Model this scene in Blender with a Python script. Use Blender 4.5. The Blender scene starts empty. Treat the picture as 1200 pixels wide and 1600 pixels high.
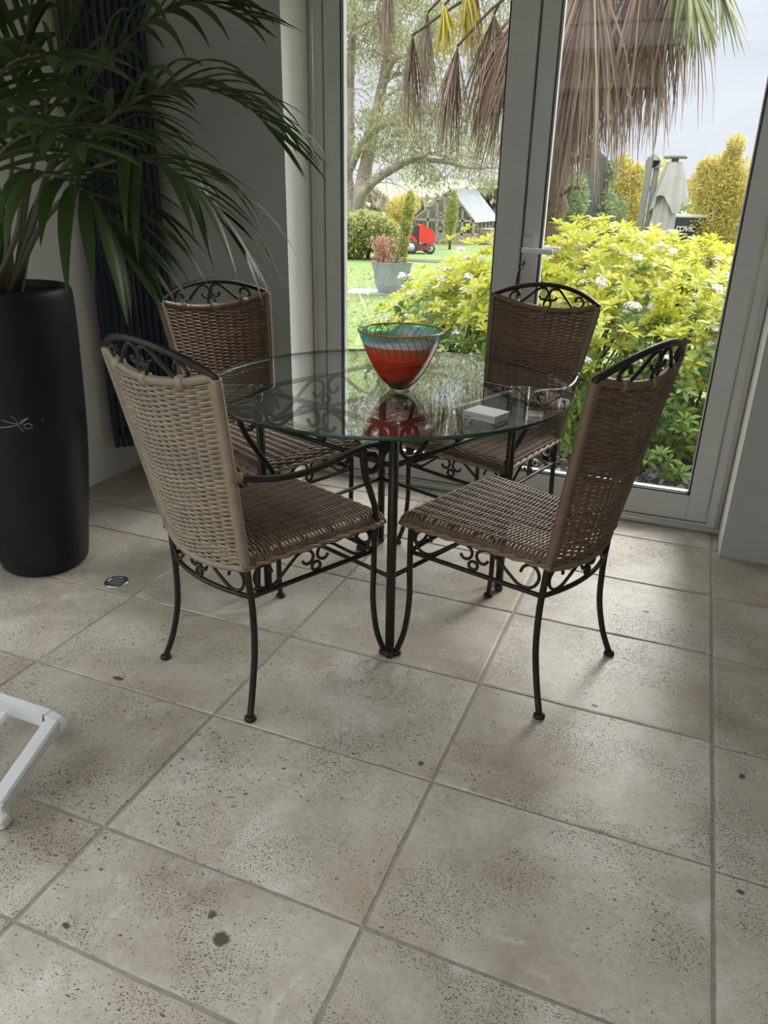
import bpy, math, random
import numpy as np
from mathutils import Vector, Matrix
random.seed(7); RNG = np.random.default_rng(7)
S = bpy.context.scene; COL = S.collection
PI = math.pi
# ------------------------------------------------------------------ camera
H = 1.25; FPX = 1147.756
YAW, PITCH, ROLL = 0.38014543, 0.40437453, -0.01816503
def _rot():
    cy, sy = math.cos(YAW), math.sin(YAW); cp, sp = math.cos(PITCH), math.sin(PITCH)
    fwd = np.array([-sy*cp, cy*cp, -sp]); right = np.array([cy, sy, 0.]); down = np.cross(fwd, right)
    cr, sr = math.cos(ROLL), math.sin(ROLL)
    return np.array([cr*right+sr*down, -sr*right+cr*down, fwd])
R = _rot()
cd = bpy.data.cameras.new('camera'); co = bpy.data.objects.new('camera', cd); COL.objects.link(co)
cd.sensor_fit = 'VERTICAL'; cd.sensor_height = 36; cd.lens = FPX/1600*36; cd.clip_start = .02; cd.clip_end = 800
m = Matrix([[R[0][i], -R[1][i], -R[2][i], (0, 0, H)[i]] for i in range(3)] + [[0, 0, 0, 1]])
co.matrix_world = m; S.camera = co
def ray(u, v): return R.T @ np.array([(u-600)/FPX, (v-800)/FPX, 1.])
def at(u, v, Y):
    d = ray(u, v); t = Y/d[1]; return Vector((t*d[0], Y, H+t*d[2]))
GS = .021
def gz(Y): return -.12 - GS*max(0, Y-6)
def gnd(u, v):                      # where a sight line meets the sloping lawn
    d = ray(u, v); t = (-.12+GS*6-H)/(d[2]+GS*d[1]); return Vector((t*d[0], t*d[1], H+t*d[2]))
# ------------------------------------------------------------------ materials
def _nt(name):
    m = bpy.data.materials.new(name); m.use_nodes = True
    nt = m.node_tree; nt.nodes.clear()
    out = nt.nodes.new('ShaderNodeOutputMaterial')
    return m, nt, out
def N(nt, t, **kw):
    n = nt.nodes.new('ShaderNode'+t)
    for k, v in kw.items():
        if k in n.inputs.keys(): n.inputs[k].default_value = v
        else: setattr(n, k, v)
    return n
def L(nt, a, b): nt.links.new(a, b)
def c4(c): return (c[0], c[1], c[2], 1)
def srgb(r, g, b):
    f = lambda x: x/12.92 if x <= .04045 else ((x+.055)/1.055)**2.4
    return (f(r/255), f(g/255), f(b/255))
def ramp(nt, stops, interp='LINEAR'):
    r = N(nt, 'ValToRGB'); e = r.color_ramp.elements; r.color_ramp.interpolation = interp
    while len(e) < len(stops): e.new(.5)
    for i, (p, c) in enumerate(stops): e[i].position = p; e[i].color = c4(c)
    return r
def mat(name, col, rough=.5, metal=0., spec=.5, noise=None, bump=None, coat=0):
    m, nt, out = _nt(name)
    p = N(nt, 'BsdfPrincipled', Roughness=rough, Metallic=metal); p.inputs['Specular IOR Level'].default_value = spec
    p.inputs['Base Color'].default_value = c4(col); p.inputs['Coat Weight'].default_value = coat
    L(nt, p.outputs[0], out.inputs[0])
    tc = N(nt, 'TexCoord')
    if noise:
        sc, c2, det = noise
        n = N(nt, 'TexNoise', Scale=sc, Detail=det, Roughness=.6); L(nt, tc.outputs['Object'], n.inputs['Vector'])
        r = ramp(nt, [(.35, col), (.65, c2)]); L(nt, n.outputs[0], r.inputs[0]); L(nt, r.outputs[0], p.inputs['Base Color'])
    if bump:
        sc, st, di = bump
        n = N(nt, 'TexNoise', Scale=sc, Detail=4.); L(nt, tc.outputs['Object'], n.inputs['Vector'])
        b = N(nt, 'Bump', Strength=st, Distance=di); L(nt, n.outputs[0], b.inputs['Height']); L(nt, b.outputs[0], p.inputs['Normal'])
    return m
def leafmat(name, stops, rough=.45, trans=.3, spec=.4):
    m, nt, out = _nt(name)
    g = N(nt, 'NewGeometry'); r = ramp(nt, stops); L(nt, g.outputs['Random Per Island'], r.inputs[0])
    p = N(nt, 'BsdfPrincipled', Roughness=rough); p.inputs['Specular IOR Level'].default_value = spec
    t = N(nt, 'BsdfTranslucent'); x = N(nt, 'MixShader', Fac=trans)
    L(nt, r.outputs[0], p.inputs['Base Color']); L(nt, r.outputs[0], t.inputs[0])
    L(nt, p.outputs[0], x.inputs[1]); L(nt, t.outputs[0], x.inputs[2]); L(nt, x.outputs[0], out.inputs[0])
    return m
def glassmat(name, tint=(.97, .985, .98), ior=1.5, rough=0.0):
    m, nt, out = _nt(name)
    f = N(nt, 'Fresnel'); gm = N(nt, 'NewGeometry'); mi = N(nt, 'MapRange'); mi.inputs[3].default_value = ior; mi.inputs[4].default_value = 1/ior
    L(nt, gm.outputs['Backfacing'], mi.inputs[0]); L(nt, mi.outputs[0], f.inputs['IOR'])      # straight-through pane: same reflectance on both faces
    t = N(nt, 'BsdfTransparent'); t.inputs[0].default_value = c4(tint)
    g = N(nt, 'BsdfGlossy', Roughness=rough); g.inputs[0].default_value = (1, 1, 1, 1)
    x = N(nt, 'MixShader'); L(nt, f.outputs[0], x.inputs[0]); L(nt, t.outputs[0], x.inputs[1]); L(nt, g.outputs[0], x.inputs[2])
    L(nt, x.outputs[0], out.inputs[0]); return m
MT = {}
MT['paint'] = mat('white_wall_paint', (.84, .825, .79), .75, noise=(3, (.815, .80, .765), 2), bump=(160, .05, .002))
MT['wall_grey'] = mat('grey_wall_face', (.43, .455, .44), .75, noise=(3, (.415, .44, .425), 2), bump=(160, .05, .002))  # darker tone for the pier faces and lintel than the wall colour
MT['ceil'] = mat('ceiling_paint', (.7, .7, .69), .8)
MT['frame'] = mat('white_joinery_paint', (.56, .565, .56), .4, noise=(5, (.52, .525, .52), 3), bump=(60, .04, .002))
MT['gasket'] = mat('black_gasket', (.015, .015, .018), .5)
MT['bead'] = mat('white_glazing_bead', (.75, .76, .77), .35)
MT['pane'] = glassmat('window_glass', (.975, .985, .985), 1.3)
MT['table_glass'] = glassmat('table_glass', (.955, .985, .975), 1.68)
MT['iron'] = mat('bronzed_iron', (.022, .018, .0145), .40, .5, noise=(40, (.036, .026, .019), 4), bump=(150, .15, .001))
MT['planter'] = mat('black_satin_planter', (.006, .0065, .009), .46, spec=.32, noise=(2, (.007, .0075, .010), 2))
MT['scuff'] = mat('grey_scuff', (.45, .48, .52), .6)
MT['soil'] = mat('potting_soil', (.03, .022, .016), .95, bump=(60, .8, .02), noise=(30, (.05, .036, .026), 5))
MT['navy'] = mat('navy_powder_coat', (.011, .021, .040), .5, noise=(4, (.014, .025, .046), 2))
MT['gap_line'] = mat('pale_gap_line', (.16, .16, .17), .6)
MT['white_metal'] = mat('white_powder_coat', (.74, .77, .78), .3, noise=(9, (.70, .73, .74), 3))
MT['dark'] = mat('dark_rubber', (.03, .03, .032), .7)
MT['steel'] = mat('brushed_steel', (.55, .56, .57), .28, 1.0)
MT['lens'] = mat('dark_lens', (.12, .13, .14), .12, spec=.7)
MT['handle'] = mat('white_handle', (.78, .79, .80), .3)
MT['key'] = mat('dark_key_leather', (.05, .018, .015), .5)
MT['card'] = mat('white_card_box', (.46, .48, .475), .45)
MT['card_in'] = mat('grey_card_shadow_gap', (.24, .27, .27), .6)
MT['print'] = mat('grey_print', (.12, .13, .14), .6)
# wicker
def wickermat(name, a, b):
    m, nt, out = _nt(name)
    p = N(nt, 'BsdfPrincipled', Roughness=.42); p.inputs['Specular IOR Level'].default_value = .55
    g = N(nt, 'NewGeometry'); tc = N(nt, 'TexCoord'); n = N(nt, 'TexNoise', Scale=25., Detail=3.); L(nt, tc.outputs['Object'], n.inputs['Vector'])
    ad = N(nt, 'Math', operation='ADD'); ml = N(nt, 'Math', operation='MULTIPLY'); ml.inputs[1].default_value = .5
    L(nt, g.outputs['Random Per Island'], ad.inputs[0]); L(nt, n.outputs[0], ad.inputs[1]); L(nt, ad.outputs[0], ml.inputs[0])
    r = ramp(nt, [(.2, a), (.8, b)]); L(nt, ml.outputs[0], r.inputs[0]); L(nt, r.outputs[0], p.inputs['Base Color'])
    L(nt, p.outputs[0], out.inputs[0]); return m
MT['wicker'] = wickermat('woven_rattan', (.115, .066, .041), (.22, .138, .089))
MT['wicker_seat'] = wickermat('dark_woven_rattan', (.085, .049, .031), (.165, .103, .067))
MT['wicker_lit'] = wickermat('brightened_rattan', (.23, .185, .13), (.37, .30, .215))  # lighter copy of the rattan, with the light put into its colour
MT['wrap'] = wickermat('wrapped_cane', (.16, .105, .064), (.25, .175, .115))
# travertine
def floormat():
    m, nt, out = _nt('travertine_tiles')
    p = N(nt, 'BsdfPrincipled'); p.inputs['Specular IOR Level'].default_value = .5
    tc = N(nt, 'TexCoord'); g = N(nt, 'NewGeometry')
    off = N(nt, 'VectorMath', operation='SCALE'); cx = N(nt, 'CombineXYZ')
    for i in range(3): L(nt, g.outputs['Random Per Island'], cx.inputs[i])
    L(nt, cx.outputs[0], off.inputs[0]); off.inputs['Scale'].default_value = 37.
    vec = N(nt, 'VectorMath', operation='ADD'); L(nt, tc.outputs['Object'], vec.inputs[0]); L(nt, off.outputs[0], vec.inputs[1])
    V = vec.outputs[0]
    n1 = N(nt, 'TexNoise', Scale=3.2, Detail=7., Roughness=.62, Distortion=.6); L(nt, V, n1.inputs['Vector'])
    r1 = ramp(nt, [(.25, (.36, .315, .25)), (.42, (.475, .435, .365)), (.58, (.58, .55, .485)), (.78, (.68, .66, .61))]); L(nt, n1.outputs[0], r1.inputs[0])
    # fine grain
    n2 = N(nt, 'TexNoise', Scale=70., Detail=6., Roughness=.7); L(nt, V, n2.inputs['Vector'])
    r2 = ramp(nt, [(.3, (.74, .74, .74)), (.7, (1.05, 1.05, 1.05))]); L(nt, n2.outputs[0], r2.inputs[0])
    mx = N(nt, 'MixRGB', blend_type='MULTIPLY', Fac=.8); L(nt, r1.outputs[0], mx.inputs[1]); L(nt, r2.outputs[0], mx.inputs[2])
    # per tile tone
    rt = ramp(nt, [(0, (.90, .87, .84)), (1, (1.06, 1.05, 1.04))]); L(nt, g.outputs['Random Per Island'], rt.inputs[0])
    m2 = N(nt, 'MixRGB', blend_type='MULTIPLY', Fac=1.); L(nt, mx.outputs[0], m2.inputs[1]); L(nt, rt.outputs[0], m2.inputs[2])
    # pits: stretched voronoi cells gated by noise
    mp = N(nt, 'Mapping'); mp.inputs['Scale'].default_value = (1., 1.7, 1.); mp.inputs['Rotation'].default_value = (0, 0, .3); L(nt, V, mp.inputs[0])
    nd = N(nt, 'TexNoise', Scale=40., Detail=2.); L(nt, V, nd.inputs['Vector'])
    md = N(nt, 'MixRGB', Fac=.018); L(nt, mp.outputs[0], md.inputs[1]); L(nt, nd.outputs['Color'], md.inputs[2])
    def pits(scale, gate_scale, lo, hi, gate):
        v = N(nt, 'TexNoise', Scale=scale, Detail=2.5, Roughness=.6); L(nt, md.outputs[0], v.inputs['Vector'])
        gn = N(nt, 'TexNoise', Scale=gate_scale, Detail=3.); L(nt, V, gn.inputs['Vector'])
        gr = N(nt, 'MapRange'); gr.inputs[1].default_value = gate; gr.inputs[2].default_value = gate+.25; gr.inputs[3].default_value = -.10; gr.inputs[4].default_value = .02
        L(nt, gn.outputs[0], gr.inputs[0])
        su = N(nt, 'Math', operation='ADD'); L(nt, v.outputs[0], su.inputs[0]); L(nt, gr.outputs[0], su.inputs[1])
        cl = N(nt, 'MapRange'); cl.inputs[1].default_value = lo; cl.inputs[2].default_value = hi; L(nt, su.outputs[0], cl.inputs[0])
        return cl.outputs[0]
    a = pits(95., 4., .655, .69, .36); b = pits(230., 6., .605, .66, .33)
    mxx = N(nt, 'Math', operation='MAXIMUM'); L(nt, a, mxx.inputs[0]); L(nt, b, mxx.inputs[1])
    # brown mineral blotches and pale worn patches
    nb = N(nt, 'TexNoise', Scale=2.1, Detail=5., Roughness=.6, Distortion=.4); L(nt, V, nb.inputs['Vector'])
    bb = N(nt, 'MapRange'); bb.inputs[1].default_value = .52; bb.inputs[2].default_value = .70; bb.inputs[4].default_value = .62; L(nt, nb.outputs[0], bb.inputs[0])
    mb_ = N(nt, 'MixRGB'); L(nt, bb.outputs[0], mb_.inputs[0]); L(nt, m2.outputs[0], mb_.inputs[1]); mb_.inputs[2].default_value = (.36, .265, .19, 1)
    nw = N(nt, 'TexNoise', Scale=4.5, Detail=9., Roughness=.72, Distortion=1.2); L(nt, off.outputs[0], nw.inputs['Vector']); L(nt, V, nw.inputs['Vector'])
    bw_ = N(nt, 'MapRange'); bw_.inputs[1].default_value = .57; bw_.inputs[2].default_value = .66; bw_.inputs[4].default_value = .5; L(nt, nw.outputs[0], bw_.inputs[0])
    m2 = N(nt, 'MixRGB'); L(nt, bw_.outputs[0], m2.inputs[0]); L(nt, mb_.outputs[0], m2.inputs[1]); m2.inputs[2].default_value = (.68, .665, .62, 1)
    for (u_, v_, rx_, ry_) in ((345, 1467, 13, 8), (332, 1429, 6, 5), (103, 1446, 7, 3), (1160, 1213, 5, 4), (1158, 1394, 6, 3), (658, 1193, 4, 3), (929, 1103, 4, 2), (1010, 956, 4, 2), (185, 1060, 10, 3)):
        d_ = ray(u_, v_); t_ = -H/d_[2]; sc_ = t_/FPX
        sb_ = N(nt, 'VectorMath', operation='SUBTRACT'); sb_.inputs[1].default_value = (t_*d_[0], t_*d_[1], 0); L(nt, tc.outputs['Object'], sb_.inputs[0])
        mp_ = N(nt, 'Mapping'); mp_.inputs['Rotation'].default_value = (0, 0, -YAW); mp_.inputs['Scale'].default_value = (1/(rx_*sc_), 1/(ry_*sc_*1.5), 0); L(nt, sb_.outputs[0], mp_.inputs[0])
        ln_ = N(nt, 'VectorMath', operation='LENGTH'); L(nt, mp_.outputs[0], ln_.inputs[0])
        nz_ = N(nt, 'Math', operation='MULTIPLY_ADD'); nz_.inputs[1].default_value = 1.6; L(nt, n2.outputs[0], nz_.inputs[0]); L(nt, ln_.outputs['Value'], nz_.inputs[2])
        mr_ = N(nt, 'MapRange'); mr_.inputs[1].default_value = 1.55; mr_.inputs[2].default_value = 1.95; mr_.inputs[3].default_value = 1; mr_.inputs[4].default_value = 0; L(nt, nz_.outputs[0], mr_.inputs[0])
        m_ = N(nt, 'Math', operation='MAXIMUM'); L(nt, mxx.outputs[0], m_.inputs[0]); L(nt, mr_.outputs[0], m_.inputs[1]); mxx = m_
    m3 = N(nt, 'MixRGB', blend_type='MIX'); L(nt, mxx.outputs[0], m3.inputs[0]); L(nt, m2.outputs[0], m3.inputs[1]); m3.inputs[2].default_value = (.11, .088, .066, 1)
    L(nt, m3.outputs[0], p.inputs['Base Color'])
    rr = N(nt, 'MapRange'); rr.inputs[3].default_value = .26; rr.inputs[4].default_value = .46; L(nt, n1.outputs[0], rr.inputs[0]); L(nt, rr.outputs[0], p.inputs['Roughness'])
    h = N(nt, 'Math', operation='MULTIPLY'); h.inputs[1].default_value = -1.; L(nt, mxx.outputs[0], h.inputs[0])
    h2 = N(nt, 'Math', operation='MULTIPLY_ADD'); h2.inputs[1].default_value = .22; L(nt, n2.outputs[0], h2.inputs[0]); L(nt, h.outputs[0], h2.inputs[2])
    bp = N(nt, 'Bump', Strength=.8, Distance=.0035); L(nt, h2.outputs[0], bp.inputs['Height']); L(nt, bp.outputs[0], p.inputs['Normal'])
    L(nt, p.outputs[0], out.inputs[0]); return m
MT['floor'] = floormat()
MT['grout'] = mat('grout', (.33, .31, .27), .9, noise=(60, (.25, .235, .205), 3))
# bowl glass
def bowlmat():
    m, nt, out = _nt('art_glass')
    tc = N(nt, 'TexCoord'); sx = N(nt, 'SeparateXYZ'); L(nt, tc.outputs['Object'], sx.inputs[0])
    n = N(nt, 'TexNoise', Scale=9., Detail=4., Distortion=.8)
    mp = N(nt, 'Mapping'); mp.inputs['Scale'].default_value = (1, 1, 3.2); mp.inputs['Rotation'].default_value = (.25, .15, 0); L(nt, tc.outputs['Object'], mp.inputs[0]); L(nt, mp.outputs[0], n.inputs['Vector'])
    z = N(nt, 'MapRange'); z.inputs[1].default_value = 0; z.inputs[2].default_value = .172; L(nt, sx.outputs[2], z.inputs[0])
    zz = N(nt, 'Math', operation='MULTIPLY_ADD'); zz.inputs[1].default_value = .50; L(nt, n.outputs[0], zz.inputs[0])
    sb = N(nt, 'Math', operation='SUBTRACT'); sb.inputs[1].default_value = .25; L(nt, z.outputs[0], sb.inputs[0]); L(nt, sb.outputs[0], zz.inputs[2])
    r = ramp(nt, [(0., (.07, .010, .010)), (.16, (.22, .026, .018)), (.34, (.50, .075, .032)), (.46, (.34, .045, .028)), (.58, (.56, .12, .055)), (.70, (.46, .19, .15)), (.80, (.24, .27, .30)), (.92, (.10, .36, .40)), (1., (.14, .46, .38))])
    L(nt, zz.outputs[0], r.inputs[0])
    # trailed lines: many fine near-vertical threads on the upper band
    at2 = N(nt, 'Math', operation='ARCTAN2'); L(nt, sx.outputs[1], at2.inputs[0]); L(nt, sx.outputs[0], at2.inputs[1])
    z2 = N(nt, 'Math', operation='POWER'); z2.inputs[1].default_value = 6.; L(nt, z.outputs[0], z2.inputs[0])
    tw = N(nt, 'Math', operation='MULTIPLY_ADD'); tw.inputs[1].default_value = .28; L(nt, z2.outputs[0], tw.inputs[0]); L(nt, at2.outputs[0], tw.inputs[2])
    mu = N(nt, 'Math', operation='MULTIPLY'); mu.inputs[1].default_value = 17.; L(nt, tw.outputs[0], mu.inputs[0])
    si = N(nt, 'Math', operation='SINE'); L(nt, mu.outputs[0], si.inputs[0])
    ab = N(nt, 'Math', operation='ABSOLUTE'); L(nt, si.outputs[0], ab.inputs[0])
    ln = N(nt, 'MapRange'); ln.inputs[1].default_value = .10; ln.inputs[2].default_value = .22; ln.inputs[3].default_value = 1; ln.inputs[4].default_value = 0; L(nt, ab.outputs[0], ln.inputs[0])
    gt = N(nt, 'MapRange'); gt.inputs[1].default_value = .55; gt.inputs[2].default_value = .72; L(nt, z.outputs[0], gt.inputs[0])
    lm = N(nt, 'Math', operation='MULTIPLY'); L(nt, ln.outputs[0], lm.inputs[0]); L(nt, gt.outputs[0], lm.inputs[1])
    mx = N(nt, 'MixRGB'); L(nt, lm.outputs[0], mx.inputs[0]); L(nt, r.outputs[0], mx.inputs[1]); mx.inputs[2].default_value = (.008, .06, .075, 1)
    p = N(nt, 'BsdfPrincipled', Roughness=.06); p.inputs['Specular IOR Level'].default_value = .6; L(nt, mx.outputs[0], p.inputs['Base Color'])
    tl = N(nt, 'BsdfTranslucent'); L(nt, mx.outputs[0], tl.inputs[0])
    x1 = N(nt, 'MixShader', Fac=.5); L(nt, p.outputs[0], x1.inputs[1]); L(nt, tl.outputs[0], x1.inputs[2])
    tr = N(nt, 'BsdfTransparent'); tr.inputs[0].default_value = (.55, .88, .80, 1)
    tf = N(nt, 'MapRange'); tf.inputs[1].default_value = .82; tf.inputs[2].default_value = .96; tf.inputs[4].default_value = .78; L(nt, zz.outputs[0], tf.inputs[0])
    iv = N(nt, 'Math', operation='SUBTRACT'); iv.inputs[0].default_value = 1.; L(nt, lm.outputs[0], iv.inputs[1])
    t2 = N(nt, 'Math', operation='MULTIPLY'); L(nt, tf.outputs[0], t2.inputs[0]); L(nt, iv.outputs[0], t2.inputs[1])
    x2 = N(nt, 'MixShader'); L(nt, t2.outputs[0], x2.inputs[0]); L(nt, x1.outputs[0], x2.inputs[1]); L(nt, tr.outputs[0], x2.inputs[2])
    L(nt, x2.outputs[0], out.inputs[0]); return m
MT['bowl'] = bowlmat()
MT['bowl_in'] = leafmat('amber_glass_lining', [(0, (.66, .30, .09)), (1, (.66, .28, .08))], .12, .55, .5)
MT['rim'] = mat('ochre_glass_rim', (.38, .20, .02), .1)
MT['edge'] = mat('green_glass_edge', (.008, .055, .046), .12, spec=.7)
# plants and outdoors
MT['kentia'] = leafmat('kentia_leaf', [(0, (.026, .050, .013)), (.6, (.043, .080, .020)), (1, (.078, .120, .034))], .42, .25, .32)
MT['kentia_stem'] = mat('kentia_stem', (.045, .07, .03), .5, noise=(20, (.07, .055, .03), 3))
MT['fibre'] = mat('palm_fibre', (.09, .06, .04), .9, bump=(80, .6, .01))
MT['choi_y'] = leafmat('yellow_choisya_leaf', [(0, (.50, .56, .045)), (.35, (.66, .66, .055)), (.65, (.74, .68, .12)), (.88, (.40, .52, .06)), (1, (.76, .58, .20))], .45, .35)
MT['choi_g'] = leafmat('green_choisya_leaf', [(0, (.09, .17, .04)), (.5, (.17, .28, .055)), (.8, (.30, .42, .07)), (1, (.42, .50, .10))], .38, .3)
MT['petal'] = mat('white_petal', (.85, .82, .78), .6)
MT['stem'] = mat('brown_stem', (.10, .07, .045), .8)
MT['dead'] = leafmat('dry_palm_leaf', [(0, (.075, .048, .036)), (.35, (.17, .108, .078)), (.75, (.30, .205, .15)), (1, (.46, .36, .28))], .6, .15)
MT['yellowing'] = leafmat('yellowing_palm_leaf', [(0, (.35, .30, .05)), (.5, (.62, .50, .05)), (1, (.40, .36, .08))], .5, .35)
MT['palmgreen'] = leafmat('green_palm_leaf', [(0, (.10, .14, .05)), (.6, (.19, .22, .08)), (1, (.30, .28, .12))], .5, .3)
MT['trunk_palm'] = mat('fibrous_trunk', (.14, .10, .075), .95, noise=(30, (.22, .16, .12), 5), bump=(45, .9, .03))
MT['bark'] = mat('eucalyptus_bark', (.46, .40, .35), .85, noise=(1.6, (.27, .21, .175), 6), bump=(6, .5, .05))
MT['euc'] = leafmat('eucalyptus_leaf', [(0, (.24, .27, .15)), (.5, (.34, .36, .19)), (.8, (.46, .44, .25)), (1, (.54, .39, .26))], .5, .3)
MT['shrub'] = leafmat('autumn_shrub_leaf', [(0, (.20, .28, .08)), (.4, (.33, .40, .13)), (.75, (.48, .46, .18)), (.95, (.60, .42, .24)), (1, (.70, .30, .25))], .5, .3)
MT['golden'] = leafmat('golden_conifer_leaf', [(0, (.26, .29, .07)), (.35, (.52, .46, .10)), (.75, (.76, .62, .15)), (1, (.66, .46, .16))], .5, .3)
MT['limegold'] = leafmat('lime_gold_conifer_leaf', [(0, (.24, .29, .07)), (.5, (.38, .40, .11)), (1, (.52, .46, .15))], .5, .3)
MT['olive'] = leafmat('green_shrub_leaf', [(0, (.14, .20, .09)), (.6, (.24, .31, .14)), (1, (.36, .40, .18))], .5, .3)
MT['hedge'] = leafmat('hedge_leaf', [(0, (.20, .20, .13)), (.5, (.30, .28, .19)), (1, (.42, .37, .27))], .6, .2)
MT['reddead'] = leafmat('rust_dry_stem', [(0, (.30, .13, .10)), (.6, (.46, .24, .17)), (1, (.60, .42, .28))], .7, .2)
MT['slate_pot'] = mat('slate_grey_planter', (.20, .21, .225), .5, noise=(7, (.30, .31, .33), 5), bump=(20, .3, .01))
MT['lawn'] = mat('lawn', (.115, .185, .042), .9, noise=(5, (.17, .25, .06), 8), bump=(90, .8, .03))
MT['slate'] = mat('wet_paving', (.36, .37, .39), .3, noise=(8, (.28, .29, .30), 4))
MT['bedsoil'] = mat('bed_soil', (.10, .085, .075), .9, noise=(20, (.05, .042, .036), 6), bump=(30, 1., .03))
MT['chip'] = leafmat('slate_chip', [(0, (.10, .10, .11)), (.6, (.24, .24, .25)), (1, (.42, .41, .40))], .35, .0)
MT['hill'] = mat('distant_hill', (.17, .17, .13), 1., noise=(.05, (.22, .19, .14), 6))
MT['red'] = mat('red_mower_paint', (.68, .035, .03), .3)
MT['black'] = mat('black_plastic', (.03, .03, .034), .5)
MT['tyre'] = mat('tyre', (.045, .045, .048), .8)
MT['hub'] = mat('grey_hub', (.50, .51, .54), .5)
MT['gh_frame'] = mat('grey_wood_frame', (.27, .22, .17), .8, noise=(9, (.34, .29, .24), 3))
MT['gh_glass'] = glassmat('greenhouse_glass', (.80, .86, .86), 1.5, .05)
MT['gh_roof'] = mat('pale_ribbed_roof', (.36, .385, .41), .4)
MT['parasol'] = mat('pale_canvas', (.36, .33, .315), .85, noise=(4, (.42, .39, .37), 3))
MT['mast'] = mat('grey_mast', (.20, .19, .18), .5, noise=(6, (.25, .24, .22), 3))
MT['cover'] = mat('dark_green_grey_cover', (.055, .055, .06), .6, noise=(3, (.085, .082, .068), 4))
MT['tub'] = mat('black_tub_sleeve', (.022, .024, .03), .6, noise=(6, (.04, .04, .05), 3))
MT['tubrim'] = mat('pale_rim', (.60, .66, .70), .4)
MT['letter'] = mat('white_lettering', (.85, .85, .85), .6)
MT['render'] = mat('pale_blue_grey_cladding', (.46, .50, .57), .8)
MT['roof'] = mat('grey_roof', (.30, .32, .36), .7)
MT['leaf_litter'] = leafmat('fallen_leaf', [(0, (.55, .40, .18)), (.6, (.70, .58, .28)), (1, (.60, .33, .20))], .6, .1)
MT['cane'] = mat('bamboo_cane', (.62, .48, .26), .6)
MT['terra'] = mat('orange_crate_wood', (.50, .33, .18), .8)
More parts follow.
